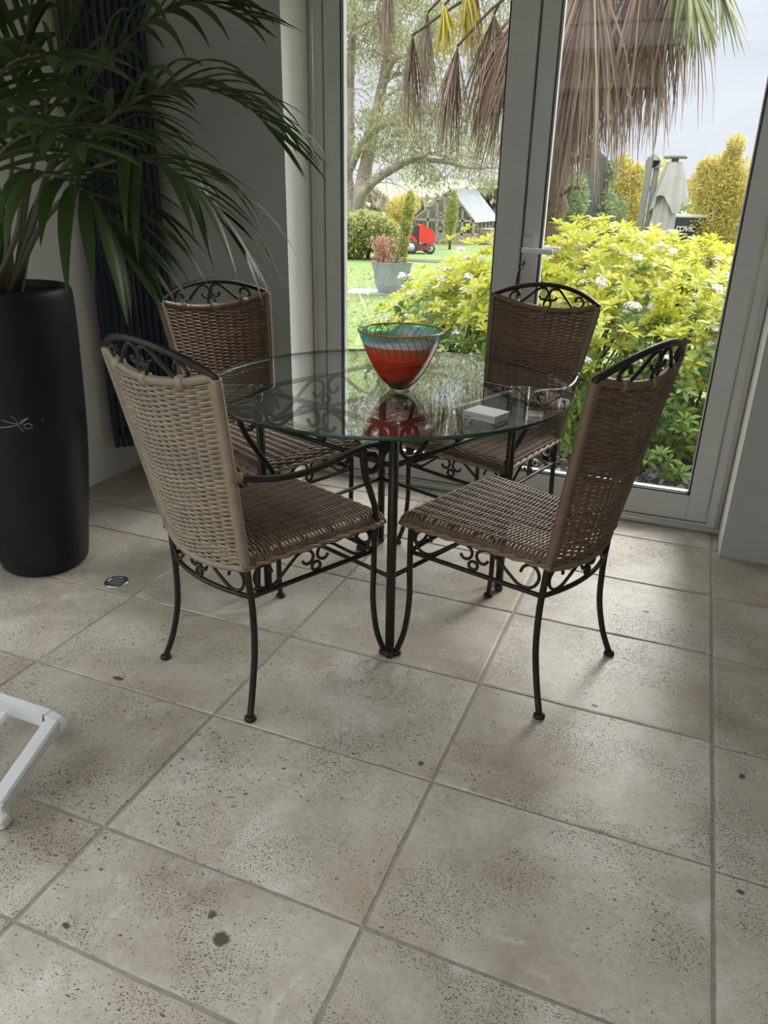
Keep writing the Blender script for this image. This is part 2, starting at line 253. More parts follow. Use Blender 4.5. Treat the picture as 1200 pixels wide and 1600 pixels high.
# ------------------------------------------------------------------ mesh helpers
class MB:
    def __init__(s): s.v = []; s.f = []; s.m = []; s.smooth = []
    def add(s, vs, fs, mi=0, sm=True):
        o = len(s.v); s.v += [tuple(p) for p in vs]
        for f in fs: s.f.append(tuple(i+o for i in f)); s.m.append(mi); s.smooth.append(sm)
    def box(s, x0, y0, z0, x1, y1, z1, b=0., mi=0, M=None):
        if b <= 0:
            vs = [(x, y, z) for z in (z0, z1) for y in (y0, y1) for x in (x0, x1)]
            fs = [(0, 2, 3, 1), (4, 5, 7, 6), (0, 1, 5, 4), (2, 6, 7, 3), (0, 4, 6, 2), (1, 3, 7, 5)]
        else:
            vs = []; fs = []
            def oct(z, i): return [(x0+i+b, y0+i, z), (x1-i-b, y0+i, z), (x1-i, y0+i+b, z), (x1-i, y1-i-b, z), (x1-i-b, y1-i, z), (x0+i+b, y1-i, z), (x0+i, y1-i-b, z), (x0+i, y0+i+b, z)]
            for z, i in ((z0, b*.7), (z0+b, 0), (z1-b, 0), (z1, b*.7)): vs += oct(z, i)
            for k in range(3):
                for j in range(8): fs.append((k*8+j, k*8+(j+1) % 8, k*8+8+(j+1) % 8, k*8+8+j))
            fs.append(tuple(range(7, -1, -1))); fs.append(tuple(range(24, 32)))
        if M: vs = [M @ Vector(p) for p in vs]
        s.add(vs, fs, mi, False); return s
    def beam(s, a, b, w, h, bev=0., mi=0, up=(0, 0, 1)):
        a = Vector(a); b = Vector(b); d = b-a; l = d.length; z = d/l; x = z.cross(Vector(up))
        if x.length < 1e-4: x = Vector((1, 0, 0))
        x.normalize(); y = z.cross(x)
        M = Matrix(((x.x, y.x, z.x, a.x), (x.y, y.y, z.y, a.y), (x.z, y.z, z.z, a.z), (0, 0, 0, 1)))
        return s.box(-w/2, -h/2, 0, w/2, h/2, l, bev, mi, M)
    def tube(s, pts, r, n=8, cap=True, mi=0, closed=False):
        P = [Vector(p) for p in pts]; k = len(P)
        rs = r if hasattr(r, '__len__') else [r]*k
        T = []
        for i in range(k):
            if closed: t = P[(i+1) % k]-P[(i-1) % k]
            else: t = P[min(i+1, k-1)]-P[max(i-1, 0)]
            T.append(t.normalized() if t.length > 1e-9 else Vector((0, 0, 1)))
        a = Vector((0, 0, 1)) if abs(T[0].z) < .9 else Vector((1, 0, 0))
        u = (a-T[0]*a.dot(T[0])).normalized(); vs = []
        for i in range(k):
            if i:
                u = u-T[i]*u.dot(T[i])
                if u.length < 1e-6: u = T[i].orthogonal()
                u.normalize()
            w = T[i].cross(u)
            for j in range(n):
                an = 2*PI*j/n; vs.append(P[i]+(u*math.cos(an)+w*math.sin(an))*rs[i])
        fs = []
        for i in range(k if closed else k-1):
            i2 = (i+1) % k
            for j in range(n): fs.append((i*n+j, i*n+(j+1) % n, i2*n+(j+1) % n, i2*n+j))
        if cap and not closed: fs.append(tuple(range(n-1, -1, -1))); fs.append(tuple((k-1)*n+j for j in range(n)))
        s.add(vs, fs, mi); return s
    def lathe(s, prof, n=32, c=(0, 0, 0), mi=0, capb=True, capt=True):
        vs = []; k = len(prof)
        for r, z in prof:
            for j in range(n): a = 2*PI*j/n; vs.append((c[0]+r*math.cos(a), c[1]+r*math.sin(a), c[2]+z))
        fs = [(i*n+j, i*n+(j+1) % n, (i+1)*n+(j+1) % n, (i+1)*n+j) for i in range(k-1) for j in range(n)]
        if capb: fs.append(tuple(range(n-1, -1, -1)))
        if capt: fs.append(tuple((k-1)*n+j for j in range(n)))
        s.add(vs, fs, mi); return s
    def build(s, name, mats, parent=None, loc=None):
        me = bpy.data.meshes.new(name); me.from_pydata(s.v, [], s.f)
        for m in (mats if isinstance(mats, (list, tuple)) else [mats]): me.materials.append(m)
        me.polygons.foreach_set('material_index', s.m); me.polygons.foreach_set('use_smooth', s.smooth)
        me.update(); o = bpy.data.objects.new(name, me); COL.objects.link(o)
        if parent: o.parent = parent
        if loc is not None: o.location = loc
        return o
def smooth(pts, k=6):
    P = [Vector(p) for p in pts]; out = []
    for i in range(len(P)-1):
        a, b, c, d = P[max(i-1, 0)], P[i], P[i+1], P[min(i+2, len(P)-1)]
        for j in range(k):
            t = j/k; out.append(.5*((2*b)+(c-a)*t+(2*a-5*b+4*c-d)*t*t+(3*b-a-3*c+d)*t**3))
    out.append(P[-1]); return out
def tag(o, label=None, cat=None, group=None, kind=None):
    if label: o['label'] = label
    if cat: o['category'] = cat
    if group: o['group'] = group
    if kind: o['kind'] = kind
    return o
def empty(name, loc=(0, 0, 0), rz=0.):
    o = bpy.data.objects.new(name, None); o.empty_display_size = .1; COL.objects.link(o); o.location = loc; o.rotation_euler = (0, 0, rz); return o
KIDS = {}
def children(o): return [c for c in bpy.data.objects if c.parent == o]
def dup(o, parent=None):
    ch = children(o); c = o.copy(); COL.objects.link(c)
    if parent: c.parent = parent
    for k in ch: dup(k, c)
    return c
def struct(o): o['kind'] = 'structure'; return o
# numpy leaf clouds: every leaf a folded kite
def leaves(name, C, D, ln, wd, m, parent=None, droop=.25, loc=None):
    n = len(C); C = np.asarray(C, float); D = np.asarray(D, float); D /= np.linalg.norm(D, axis=1)[:, None]+1e-9
    q = RNG.normal(size=(n, 3)); Wd = np.cross(D, q); Wd /= np.linalg.norm(Wd, axis=1)[:, None]+1e-9
    Nn = np.cross(Wd, D); ln = np.broadcast_to(ln, n)[:, None]*RNG.uniform(.7, 1.25, (n, 1)); wd = np.broadcast_to(wd, n)[:, None]*RNG.uniform(.8, 1.2, (n, 1))
    mid = C+D*ln*.45+Nn*ln*.06; tip = C+D*ln; tip[:, 2] -= (ln*droop*.4)[:, 0]
    V = np.stack([C, mid-Wd*wd*.5, tip, mid+Wd*wd*.5], 1).reshape(-1, 3)
    me = bpy.data.meshes.new(name); me.vertices.add(4*n); me.loops.add(4*n); me.polygons.add(n)
    me.vertices.foreach_set('co', V.astype(np.float32).ravel()); me.loops.foreach_set('vertex_index', np.arange(4*n, dtype=np.int32))
    me.polygons.foreach_set('loop_start', np.arange(0, 4*n, 4, dtype=np.int32)); me.polygons.foreach_set('loop_total', np.full(n, 4, dtype=np.int32))
    me.materials.append(m); me.update(calc_edges=True); me.validate()
    o = bpy.data.objects.new(name, me); COL.objects.link(o)
    if parent: o.parent = parent
    if loc is not None: o.location = loc
    return o
def sphere_pts(n):
    d = RNG.normal(size=(n, 3)); return d/np.linalg.norm(d, axis=1)[:, None]
def blob(c, r, n, lo=.55):
    d = sphere_pts(n); k = RNG.uniform(lo, 1, (n, 1))**.6
    return np.array(c)+d*k*np.array(r), d
# ================================================================== THE ROOM
XL, YP, DL, DR, YF = -2.43, 2.848, -1.59, .257, 3.07     # left wall, pier face, reveals, joinery face
XR, YB, ZC = 2.6, -2.4, 2.6
# floor: one mesh of bevelled tiles over a grout bed
fl = MB()
fl.box(XL-.1, YB-.1, -.06, XR+.1, YF+.04, -.0035, mi=1)
def tile(x0, x1, y0, y1):
    g = .0024; x0 += g; x1 -= g; y0 += g; y1 -= g; b = .004; z = 0.; n = 10
    def ring(i, zz, jit):
        pts = []
        for (ax, ay, bx, by) in ((x0+i, y0+i, x1-i, y0+i), (x1-i, y0+i, x1-i, y1-i), (x1-i, y1-i, x0+i, y1-i), (x0+i, y1-i, x0+i, y0+i)):
            for k in range(n):
                t = k/n; j1 = random.uniform(-jit, jit); pts.append((ax+(bx-ax)*t+(j1 if ay != by else 0), ay+(by-ay)*t+(j1 if ax != bx else 0), zz))
        return pts
    a = ring(0, -.005, .0012); c = ring(b*.8, z-.0005, .0012); d = ring(b*2.2, z, .0006); N4 = 4*n; vs = a+c+d
    fs = [(k*N4+j, k*N4+(j+1) % N4, (k+1)*N4+(j+1) % N4, (k+1)*N4+j) for k in range(2) for j in range(N4)]
    fs.append(tuple(2*N4+j for j in range(N4))); fl.add(vs, fs, 0, False)
cols = [(-2.79, -2.185), (-2.185, -1.585), (-1.585, -.982), (-.982, -.378), (-.378, .230), (.230, .836), (.836, 1.442), (1.442, 2.05), (2.05, 2.7)]
top = [3.115, 2.894, 2.4975, 2.109, 1.690, 1.281, .8775]
for ci, (a, b) in enumerate(cols):
    a2 = max(a, XL-.05); ys = list(top)
    if ci <= 3: ys += [.636]
    if ci <= 1: ys = [3.115, 2.70, 2.30, 2.09, 1.69, 1.281, .8775, .636]
    if ci >= 5: ys = [3.115, 2.894, 2.487, 2.098, 1.678, 1.272, .868]
    while ys[-1] > YB: ys.append(ys[-1]-.406)
    for y1, y0 in zip(ys, ys[1:]): tile(a2, b, max(y0, YB-.05), y1)
struct(fl.build('floor', [MT['floor'], MT['grout']]))
W = .3
# left wall with a tall glazed opening towards the viewer's side
WY0, WY1, WZ0, WZ1 = -1.75, 1.32, .05, 2.25
def slab(*boxes, name, m):
    b = MB()
    for q in boxes: b.box(*q)
    return struct(b.build(name, m))
slab((XL-W, WY1, -.1, XL, YP+.5, ZC), (XL-W, YB-.2, -.1, XL, WY0, ZC), (XL-W, WY0, WZ1, XL, WY1, ZC), (XL-W, WY0, -.1, XL, WY1, WZ0), name='wall_left', m=MT['paint'])
slab((XR, YB-.2, -.1, XR+W, YP+.5, ZC), name='wall_right', m=MT['paint'])
BX0, BX1 = -2.2, -.1
slab((XL-W, YB-W, -.1, BX0, YB, ZC), (BX1, YB-W, -.1, XR+W, YB, ZC), (BX0, YB-W, 2.3, BX1, YB, ZC), (BX0, YB-W, -.1, BX1, YB, .05), name='wall_back', m=MT['paint'])
w = empty('added_back_window', ((BX0+BX1)/2, YB-.15, .05)); struct(w); b = MB(); hw = (BX1-BX0)/2; hh = 2.25  # unseen window added to light the room from behind the camera
for x in (-hw, -hw/3, hw/3, hw-.07): b.box(x, -.04, 0, x+.07, .04, hh, .006)
b.box(-hw, -.04, 0, hw, .04, .08, .006); b.box(-hw, -.04, hh-.08, hw, .04, hh, .006); b.build('window_frame', MT['frame'], w)
b = MB(); b.box(-hw+.02, -.008, .04, hw-.02, .008, hh-.04); b.build('window_pane', MT['pane'], w)
# garden wall: two piers, lintel; grey on the room face, white in the reveals
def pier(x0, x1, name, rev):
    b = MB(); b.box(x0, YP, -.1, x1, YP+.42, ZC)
    o = b.build(name, [MT['wall_grey'], MT['paint']])
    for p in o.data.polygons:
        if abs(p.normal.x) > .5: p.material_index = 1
    return struct(o)
pier(XL, DL, 'wall_front_left', 1); pier(DR, XR, 'wall_front_right', 0)
slab((DL, YP, 2.28, DR, YP+.42, ZC), name='wall_front_lintel', m=MT['wall_grey'])
LX0, LX1, LY0, LY1 = -1.8, .9, -2.15, -.35            # opening for an unseen roof light added to brighten the room
slab((XL-W, YB-W, ZC, LX0, YP+.5, ZC+.2), (LX1, YB-W, ZC, XR+W, YP+.5, ZC+.2), (LX0, YB-W, ZC, LX1, LY0, ZC+.2), (LX0, LY1, ZC, LX1, YP+.5, ZC+.2), name='ceiling', m=MT['ceil'])
w = empty('added_roof_light', ((LX0+LX1)/2, (LY0+LY1)/2, ZC+.2)); struct(w); hx, hy = (LX1-LX0)/2, (LY1-LY0)/2
b = MB(); b.box(-hx-.06, -hy-.06, 0, hx+.06, -hy+.02, .1, .006); b.box(-hx-.06, hy-.02, 0, hx+.06, hy+.06, .1, .006); b.box(-hx-.06, -hy, 0, -hx+.02, hy, .1, .006); b.box(hx-.02, -hy, 0, hx+.06, hy, .1, .006)
for k in (-1, 1): b.box(-hx, k*hy/3-.03, .02, hx, k*hy/3+.03, .1, .004)
b.build('window_frame', MT['frame'], w)
b = MB(); b.box(-hx+.01, -hy+.01, .05, hx-.01, hy-.01, .062); b.build('window_pane', MT['pane'], w)
# left window joinery (outside the picture, lights the floor from the left)
w = empty('window_1', (XL-.15, (WY0+WY1)/2, WZ0)); struct(w)
b = MB(); hw = (WY1-WY0)/2; hh = WZ1-WZ0
for y in (-hw, -hw/3, hw/3, hw-.07): b.box(-.04, y, 0, .04, y+.07, hh, .006)
b.box(-.04, -hw, 0, .04, hw, .08, .006); b.box(-.04, -hw, hh-.08, .04, hw, hh, .006)
b.build('window_frame', MT['frame'], w)
b = MB(); b.box(-.008, -hw+.02, .04, .008, hw-.02, hh-.04); b.build('window_pane', MT['pane'], w)
# ---- French doors
tr = MB(); ZF = 2.28
tr.box(DL, YF-.005, 0, -1.53, YF+.12, ZF, .006); tr.box(.203, YF-.005, 0, DR, YF+.12, ZF, .006); tr.box(DL, YF-.004, 2.215, DR, YF+.12, ZF, .006)
tr.box(DL, YF-.002, -.02, DR, YF+.13, .032, .005)
tr.tube([(DL, YF-.004, .012), (DR, YF-.004, .012)], .014, 10)
for x in (DL+.012, DR-.012): tr.tube([(x, YF-.004, .0), (x, YF-.004, ZF)], .010, 8)
struct(tr.build('trim_1', MT['frame']))
def leaf(name, x0, x1, gx0, gx1, hinge):
    e = empty(name, (x0, YF, .036)); struct(e)
    Wd = x1-x0; z1 = 2.212-.036; gz0, gz1 = .108, z1-.11; a, c = gx0-x0, gx1-x0
    b = MB(); d0, d1 = .004, .062
    b.box(.002, d0, 0, a, d1, z1, .004); b.box(c, d0, 0, Wd-.002, d1, z1, .004)
    b.box(a, d0+.001, 0, c, d1, gz0, .003); b.box(a, d0+.001, gz1, c, d1, z1, .003)
    b.build('door_frame', MT['frame'], e)
    b = MB(); t = .006
    b.box(a, d0+.006, gz0, a+t, d1-.02, gz1); b.box(c-t, d0+.006, gz0, c, d1-.02, gz1); b.box(a, d0+.006, gz0, c, d1-.02, gz0+t); b.box(a, d0+.006, gz1-t, c, d1-.02, gz1)
    b.build('gasket', MT['gasket'], e)
    b = MB(); q = t; t2 = .010
    for (p0, p1, r0, r1) in ((a+q, a+t2, gz0+q, gz1-q), (c-t2, c-q, gz0+q, gz1-q), (a+q, c-q, gz0+q, gz0+t2), (a+q, c-q, gz1-t2, gz1-q)): b.box(p0, d0+.02, r0, p1, d1-.01, r1)
    b.build('glazing_bead', MT['bead'], e)
    b = MB(); b.box(a+.001, .034, gz0+.001, c-.001, .046, gz1-.001); b.build('glass_pane', MT['pane'], e)
    return e
dl = leaf('door_1', -1.53, -.664, -1.455, -.771, 0)
dr = leaf('door_2', -.660, .201, -.592, .123, 1)
# dark joint between the leaves is a real 4 mm gap; a seal sits deep in it
b = MB(); b.box(.866, .03, 0, .870, .05, 2.17); b.build('seal', MT['gasket'], dl)
def lever(parent):
    hp = MB(); ox = .006
    hp.box(ox-.002, -.004, .94, ox+.030, .005, 1.085, .003)
    o = hp.build('handle_plate', MT['frame'], parent)
    h = MB(); z = 1.035
    h.tube([(ox+.014, -.003, z), (ox+.014, -.045, z)], .010, 12)
    h.beam((ox+.006, -.05, z), (ox+.128, -.05, z-.004), .018, .020, .004)
    h.build('door_handle', MT['handle'], parent)
    h = MB(); h.beam((ox+.014, .11, z), (ox+.128, .11, z-.002), .018, .020, .004); h.tube([(ox+.014, .06, z), (ox+.014, .115, z)], .009, 10)
    h.build('door_handle', MT['handle'], parent)
    h = MB(); h.tube([(ox+.014, -.0042, .985), (ox+.014, -.010, .985)], .008, 12); h.build('lock_cylinder', MT['steel'], parent)
lever(dr)
kx, kz = -.660+.020, .036+.985
k = empty('door_key', (kx, YF-.012, kz)); tag(k, 'dark key with a red-brown fob hanging in the door lock under the lever', 'key')
b = MB(); b.box(-.0015, -.016, -.004, .0015, 0, .004, .0005); b.tube([(.0, -.02+.008*math.cos(a), .009*math.sin(a)) for a in np.linspace(0, 2*PI, 14)[:-1]], .0018, 6, closed=True); b.build('key_blade', MT['key'], k)
b = MB(); b.tube([(-.008+.009*math.cos(a), -.022, -.014+.010*math.sin(a)) for a in np.linspace(0, 2*PI, 16)[:-1]], .0014, 6, closed=True); b.build('key_ring', MT['key'], k)
b = MB(); b.tube(smooth([(-.012, -.022, -.022), (-.016, -.022, -.04), (-.02, -.020, -.065), (-.022, -.017, -.085)], 4), [.003]*4+[.0045]*5+[.004]*3+[.002], 8); b.build('key_fob', MT['key'], k)
# ================================================================== RADIATOR ACROSS THE CORNER
P1 = Vector((-2.385, 2.565, 0)); P2 = Vector((-2.165, 2.79, 0)); dv = (P2-P1); Lr = dv.length; dv.normalize(); nv = Vector((dv.y, -dv.x, 0))
ra = empty('vertical_radiator', (P1.x, P1.y, 0), math.atan2(dv.y, dv.x)); tag(ra, 'tall dark navy slatted radiator set across the room corner behind the palm', 'radiator')
ns = 11
for i in range(ns):
    b = MB(); x = Lr*i/ns; b.box(x+.002, -.016, .155, x+Lr/ns-.002, .014, 2.25, .006); b.build('slat', MT['navy'], ra)
for z in (.20, 2.1):
    b = MB(); b.box(.01, .008, z, Lr-.01, .03, z+.035, .004); b.build('header_rail', MT['navy'], ra)
    for x in (.12, .2): b = MB(); b.beam((x, .02, z+.018), (x, .15, z+.018), .02, .02); b.build('wall_bracket', MT['navy'], ra)
for x in (.135, .165):
    b = MB(); b.tube([(x, -.019, .3), (x, -.019, 2.2)], .0016, 6); b.build('gap_line', MT['gap_line'], ra)  # thin pale tubes drawn for the light lines at the slat gaps
# ================================================================== TALL PLANTER + KENTIA PALM
PC = Vector((-2.043, 1.776, 0))
pt = empty('tall_planter', PC); tag(pt, 'tall tapered black planter standing on the tiles by the left wall', 'planter')
prof = [(.118, 0), (.135, .004), (.146, .016), (.153, .05), (.168, .17), (.182, .27), (.196, .39), (.2045, .48), (.211, .60), (.216, .71), (.2205, .82), (.2215, .90), (.221, .945), (.2185, .963), (.213, .972), (.206, .974), (.2, .968), (.197, .95), (.196, .90)]
b = MB(); b.lathe(prof, 72, capt=False); b.build('pot_body', MT['planter'], pt)
b = MB()
sp = []
for i in range(9):
    for j in range(24):
        r = .196*i/8; a = 2*PI*j/24; sp.append((r*math.cos(a), r*math.sin(a), .925+.012*random.random()))
b.add(sp, [(i*24+j, i*24+(j+1) % 24, (i+1)*24+(j+1) % 24, (i+1)*24+j) for i in range(8) for j in range(24)]); b.build('soil', MT['soil'], pt)
# scuff scratches on the pot wall
def potr(z):
    for (r0, z0), (r1, z1) in zip(prof, prof[1:]):
        if z0 <= z <= z1: return r0+(r1-r0)*(z-z0)/(z1-z0+1e-9)
    return .2
b = MB(); fa = math.atan2(-PC.y, -PC.x)
def on_pot(u, v):                      # the pot surface under a sight line
    d = Vector(ray(u, v)); best = None
    for t in np.linspace(1.6, 3.2, 1600):
        p = Vector((0, 0, H))+d*t/d.length; q = p-PC
        if math.hypot(q.x, q.y) < potr(max(0, min(.95, p.z))): best = q; break
    return best
for pts, r in (([(2, 656), (14, 660), (27, 663)], .0008), ([(0, 668), (14, 667), (30, 664)], .0011), ([(17, 650), (24, 656), (28, 663)], .0007), ([(30, 662), (35, 657), (44, 653)], .0013), ([(33, 663), (37, 658), (42, 655)], .0013), ([(36, 665), (42, 662), (48, 663), (51, 667)], .0012), ([(37, 667), (43, 670), (50, 668)], .0010), ([(30, 666), (34, 672), (38, 674)], .0008), ([(66, 657), (68, 653)], .0010), ([(55, 671), (55, 676)], .0006), ([(71, 672), (73, 673)], .0008)):
    P = [on_pot(*q) for q in pts]
    if all(P): b = MB(); b.tube(smooth(P, 4), r, 5); b.build('scuff_mark', MT['scuff'], pt)
# palm
kp = empty('kentia_palm', PC+Vector((0, 0, .93))); tag(kp, 'large dark green indoor palm with arching fronds growing in the black planter', 'potted palm')
def frond(ctrl, n=15, ll=.36, start=.36, width=.030, sag=.5, fold=.2, seed=0):
    rnd = random.Random(seed); base = PC+Vector((0, 0, .93)); P = smooth(ctrl, 9); K = len(P)
    Q = [p-base for p in P]
    lb = MB()
    def fr(t):
        x = t*(K-1); i = min(int(x), K-2); f = x-i; return Q[i].lerp(Q[i+1], f), (Q[i+1]-Q[i]).normalized()
    for i in range(n):
        u = (i+.5)/n; t = start+(1-start)*u
        for sd in (-1, 1):
            p, T = fr(min(.999, t+rnd.uniform(-.008, .008)))
            side = T.cross(Vector((0, 0, 1)))
            if side.length < .15: side = Vector((1, 0, 0))
            side.normalize(); side *= sd; up = side.cross(T)*sd
            if up.z < 0: up = -up
            A = math.radians(62-40*u+rnd.uniform(-6, 6))
            d = (T*math.cos(A)+side*math.sin(A)+up*fold).normalized()
            ln = ll*(.72+.5*math.sin(PI*min(1, u*.85+.12)))*(1-.35*u*u)*rnd.uniform(.88, 1.1); st = 8; step = ln/st; c = p; vs = []
            wv0 = None; sg = sag*rnd.uniform(.7, 1.35)
            for s in range(st+1):
                q = s/st; wd = width*(.55+1.0*q if q < .3 else (.85+.15*math.sin(PI*q))*(1-((q-.3)/.7)**2.2))*.5
                wv = d.cross(up)
                if wv.length < .05: wv = d.orthogonal()
                wv.normalize(); nn = wv.cross(d).normalized()
                vs += [c-wv*wd-nn*wd*.25, c, c+wv*wd-nn*wd*.25]
                c = c+d*step; d = (d+Vector((0, 0, -1))*sg*step*(1.2+2.2*q)*2.0).normalized()
            fs = []
            vs = [(max(q.x, XL+.03-base.x), min(q.y, YP-.03-base.y), q.z) for q in vs]
            for s in range(st):
                a = s*3; fs += [(a, a+1, a+4, a+3), (a+1, a+2, a+5, a+4)]
            lb.add(vs, fs)
    o = lb.build('frond', MT['kentia'], kp)
    sb = MB(); rr = [.009*(1-.8*i/(K-1)) for i in range(K)]; sb.tube(Q, rr, 7); sb.build('stem', MT['kentia_stem'], o)
b0 = lambda dx, dy: PC+Vector((dx, dy, .92))
frond([b0(.03, .0), at(60, 330, 1.74), at(105, 255, 1.76), at(165, 190, 1.8), at(235, 145, 1.86), at(310, 135, 1.93), at(385, 165, 2.0), at(425, 205, 2.05)], 15, .36, .42, .030, .75, seed=1)
frond([b0(.04, .03), at(52, 340, 1.82), at(85, 240, 1.9), at(130, 150, 1.98), at(185, 75, 2.05), at(245, 25, 2.12), at(310, 2, 2.2), at(365, 20, 2.28)], 15, .40, .38, .030, .7, seed=2)
frond([b0(.05, -.02), at(60, 360, 1.68), at(105, 305, 1.62), at(150, 262, 1.6), at(205, 248, 1.58), at(260, 262, 1.58), at(310, 300, 1.6), at(345, 345, 1.62)], 12, .36, .45, .032, 1.1, seed=3)
frond([b0(.0, -.05), at(25, 370, 1.6), at(35, 305, 1.52), at(60, 275, 1.46), at(95, 275, 1.42), at(135, 300, 1.4), at(170, 345, 1.4), at(190, 390, 1.4)], 11, .30, .42, .032, 1.2, seed=4)
frond([b0(-.02, .03), at(15, 330, 1.85), at(20, 220, 1.88), at(30, 120, 1.9), at(45, 30, 1.92), at(62, -60, 1.92), at(85, -120, 1.9)], 13, .34, .35, .036, .25, seed=5)
frond([b0(.0, .05), at(38, 340, 1.9), at(55, 240, 2.0), at(75, 150, 2.08), at(100, 70, 2.14), at(130, 5, 2.2), at(170, -60, 2.24)], 13, .34, .35, .034, .35, seed=6)
frond([b0(.02, .06), at(45, 350, 1.98), at(75, 280, 2.12), at(110, 215, 2.25), at(150, 175, 2.36), at(200, 165, 2.42), at(245, 190, 2.48)], 12, .34, .36, .032, .6, seed=7)
frond([b0(-.03, .0), at(5, 340, 1.7), at(-20, 240, 1.64), at(-20, 160, 1.56), at(10, 105, 1.46), at(60, 85, 1.38), at(110, 100, 1.32)], 12, .30, .38, .032, .8, seed=8)
frond([b0(-.05, -.02), at(-20, 350, 1.7), at(-55, 260, 1.6), at(-90, 200, 1.5), at(-140, 170, 1.4), at(-190, 190, 1.3)], 12, .36, .36, .032, .7, seed=9)
frond([b0(-.02, -.04), at(0, 370, 1.62), at(-15, 310, 1.5), at(-5, 250, 1.4), at(30, 215, 1.32), at(80, 205, 1.26), at(125, 225, 1.22)], 11, .26, .42, .030, .9, seed=10)
frond([b0(-.04, .04), at(0, 330, 1.9), at(-30, 200, 1.98), at(-60, 80, 2.06), at(-80, -30, 2.1), at(-90, -130, 2.1)], 12, .36, .36, .034, .4, seed=11)
frond([b0(.03, .05), at(55, 345, 1.95), at(95, 270, 2.02), at(150, 220, 2.1), at(210, 210, 2.16), at(265, 240, 2.2), at(300, 285, 2.22)], 11, .32, .42, .030, .8, seed=12)
for i, (dx, dy) in enumerate(((-.05, 0), (.03, -.02), (.0, .05))):
    b = MB(); b.tube([(dx, dy, -.01), (dx*1.1, dy*1.1, .06), (dx*1.3+.01, dy*1.3, .14)], [.024, .018, .010], 9); b.build('fibrous_base', MT['fibre'], kp)
# ================================================================== CHAIRS
def interp(t, a, b): return a+(b-a)*t
def backP(s, t, off=0.):
    ztop = .905-.036*(1-s*s); zbot = .418-.012*(1-s*s); z = zbot+(ztop-zbot)*t
    q = (z-.41)/.495; x = s*interp(q, .167, .226); y = interp(q, .043, -.045)-.036*(1-s*s)
    e = 1e-3; n = Vector((0.32*s, -1, -.18)).normalized()
    return Vector((x, y, z))+n*off
def seatP(s, v, off=0.):
    r = .030; y0, y1 = .028, .482; Ly = (y1-y0)
    tot = (y1-r-y0)+r*PI/2; dd = v*tot
    if dd <= y1-r-y0: y = y0+dd; dy = 0.; ny = 0.
    else: a = (dd-(y1-r-y0))/r; y = y1-r+r*math.sin(a); dy = r*(1-math.cos(a)); ny = math.sin(a)
    w = interp((y-y0)/Ly, .176, .226); w -= dy*.1
    tw = (w-r)+r*PI/2; ds = abs(s)*tw; sg = 1 if s >= 0 else -1
    if ds <= w-r: x = ds; dx = 0.; nx = 0.
    else: a = (ds-(w-r))/r; x = w-r+r*math.sin(a); dx = r*(1-math.cos(a)); nx = math.sin(a)
    z = .449-min(r*1.05, math.hypot(dx, dy))+.004*(1-s*s)
    n = Vector((sg*nx, ny, max(.05, 1-max(nx, ny)**2*.9))).normalized()
    return Vector((sg*x, y, z))+n*off
def weave(P, rows, stakes, rad, amp, sub=4, mb=None, srad=.003, margin=0.):
    mb = mb or MB()
    for i in range(rows):
        t = (i+.5)/rows; pts = []; m = stakes*sub
        for j in range(m+1):
            k = j/sub; s = -1+2*j/m; pts.append(P(s, t, amp*math.cos(PI*(k+i))*min(1, (1-abs(s))*9)))
        mb.tube(pts, rad, 5, cap=False)
    for k in range(stakes):
        s = -1+2*(k+.5)/stakes
        mb.tube([P(s, t, 0) for t in np.linspace(0, 1, 14)], srad, 5, cap=False)
    return mb
def wrapped(mb, pts, r, pitch=.0042, n=8):
    P = [Vector(p) for p in pts]; Ls = [0]
    for a, b in zip(P, P[1:]): Ls.append(Ls[-1]+(b-a).length)
    tot = Ls[-1]; cnt = max(4, int(tot/pitch)*2); out = []; rs = []; j = 0
    for i in range(cnt+1):
        d = tot*i/cnt
        while j < len(P)-2 and Ls[j+1] < d: j += 1
        f = (d-Ls[j])/(Ls[j+1]-Ls[j]+1e-9); out.append(P[j].lerp(P[j+1], min(1, f))); rs.append(r*(1.06 if i % 2 else .93))
    mb.tube(out, rs, n)
def scroll(mb, frame, L, h, r, curl=.2):
    # mirrored C-scroll pair with a small ring, laid on frame(u,v)->point; u in [-1,1] along, v in [0,1] up
    side = [(.70, .60), (.735, .84), (.82, .97), (.92, .86), (.97, .55), (.93, .22), (.83, .04), (.70, .07), (.58, .28), (.42, .62), (.28, .90), (.17, .97), (.07, .86), (.035, .62), (.085, .42), (.165, .40), (.215, .55)]
    for sg in (-1, 1): mb.tube(smooth([frame(sg*u, v) for u, v in side], 5), r, 7)
    rr = .16*h/L
    mb.tube([frame(rr*math.cos(a)*1.05, .20+.17*math.sin(a)) for a in np.linspace(0, 2*PI, 15)[:-1]], r, 7, closed=True)
def rline(p): return [Vector(q) for q in p]
ZU, ZL_ = .418, .335
def cornerU(ix, iy): return Vector(((.205 if iy else .169)*ix, .452 if iy else .043, ZU))
def cornerL(ix, iy): return Vector(((.208 if iy else .172)*ix, .453 if iy else .048, ZL_))
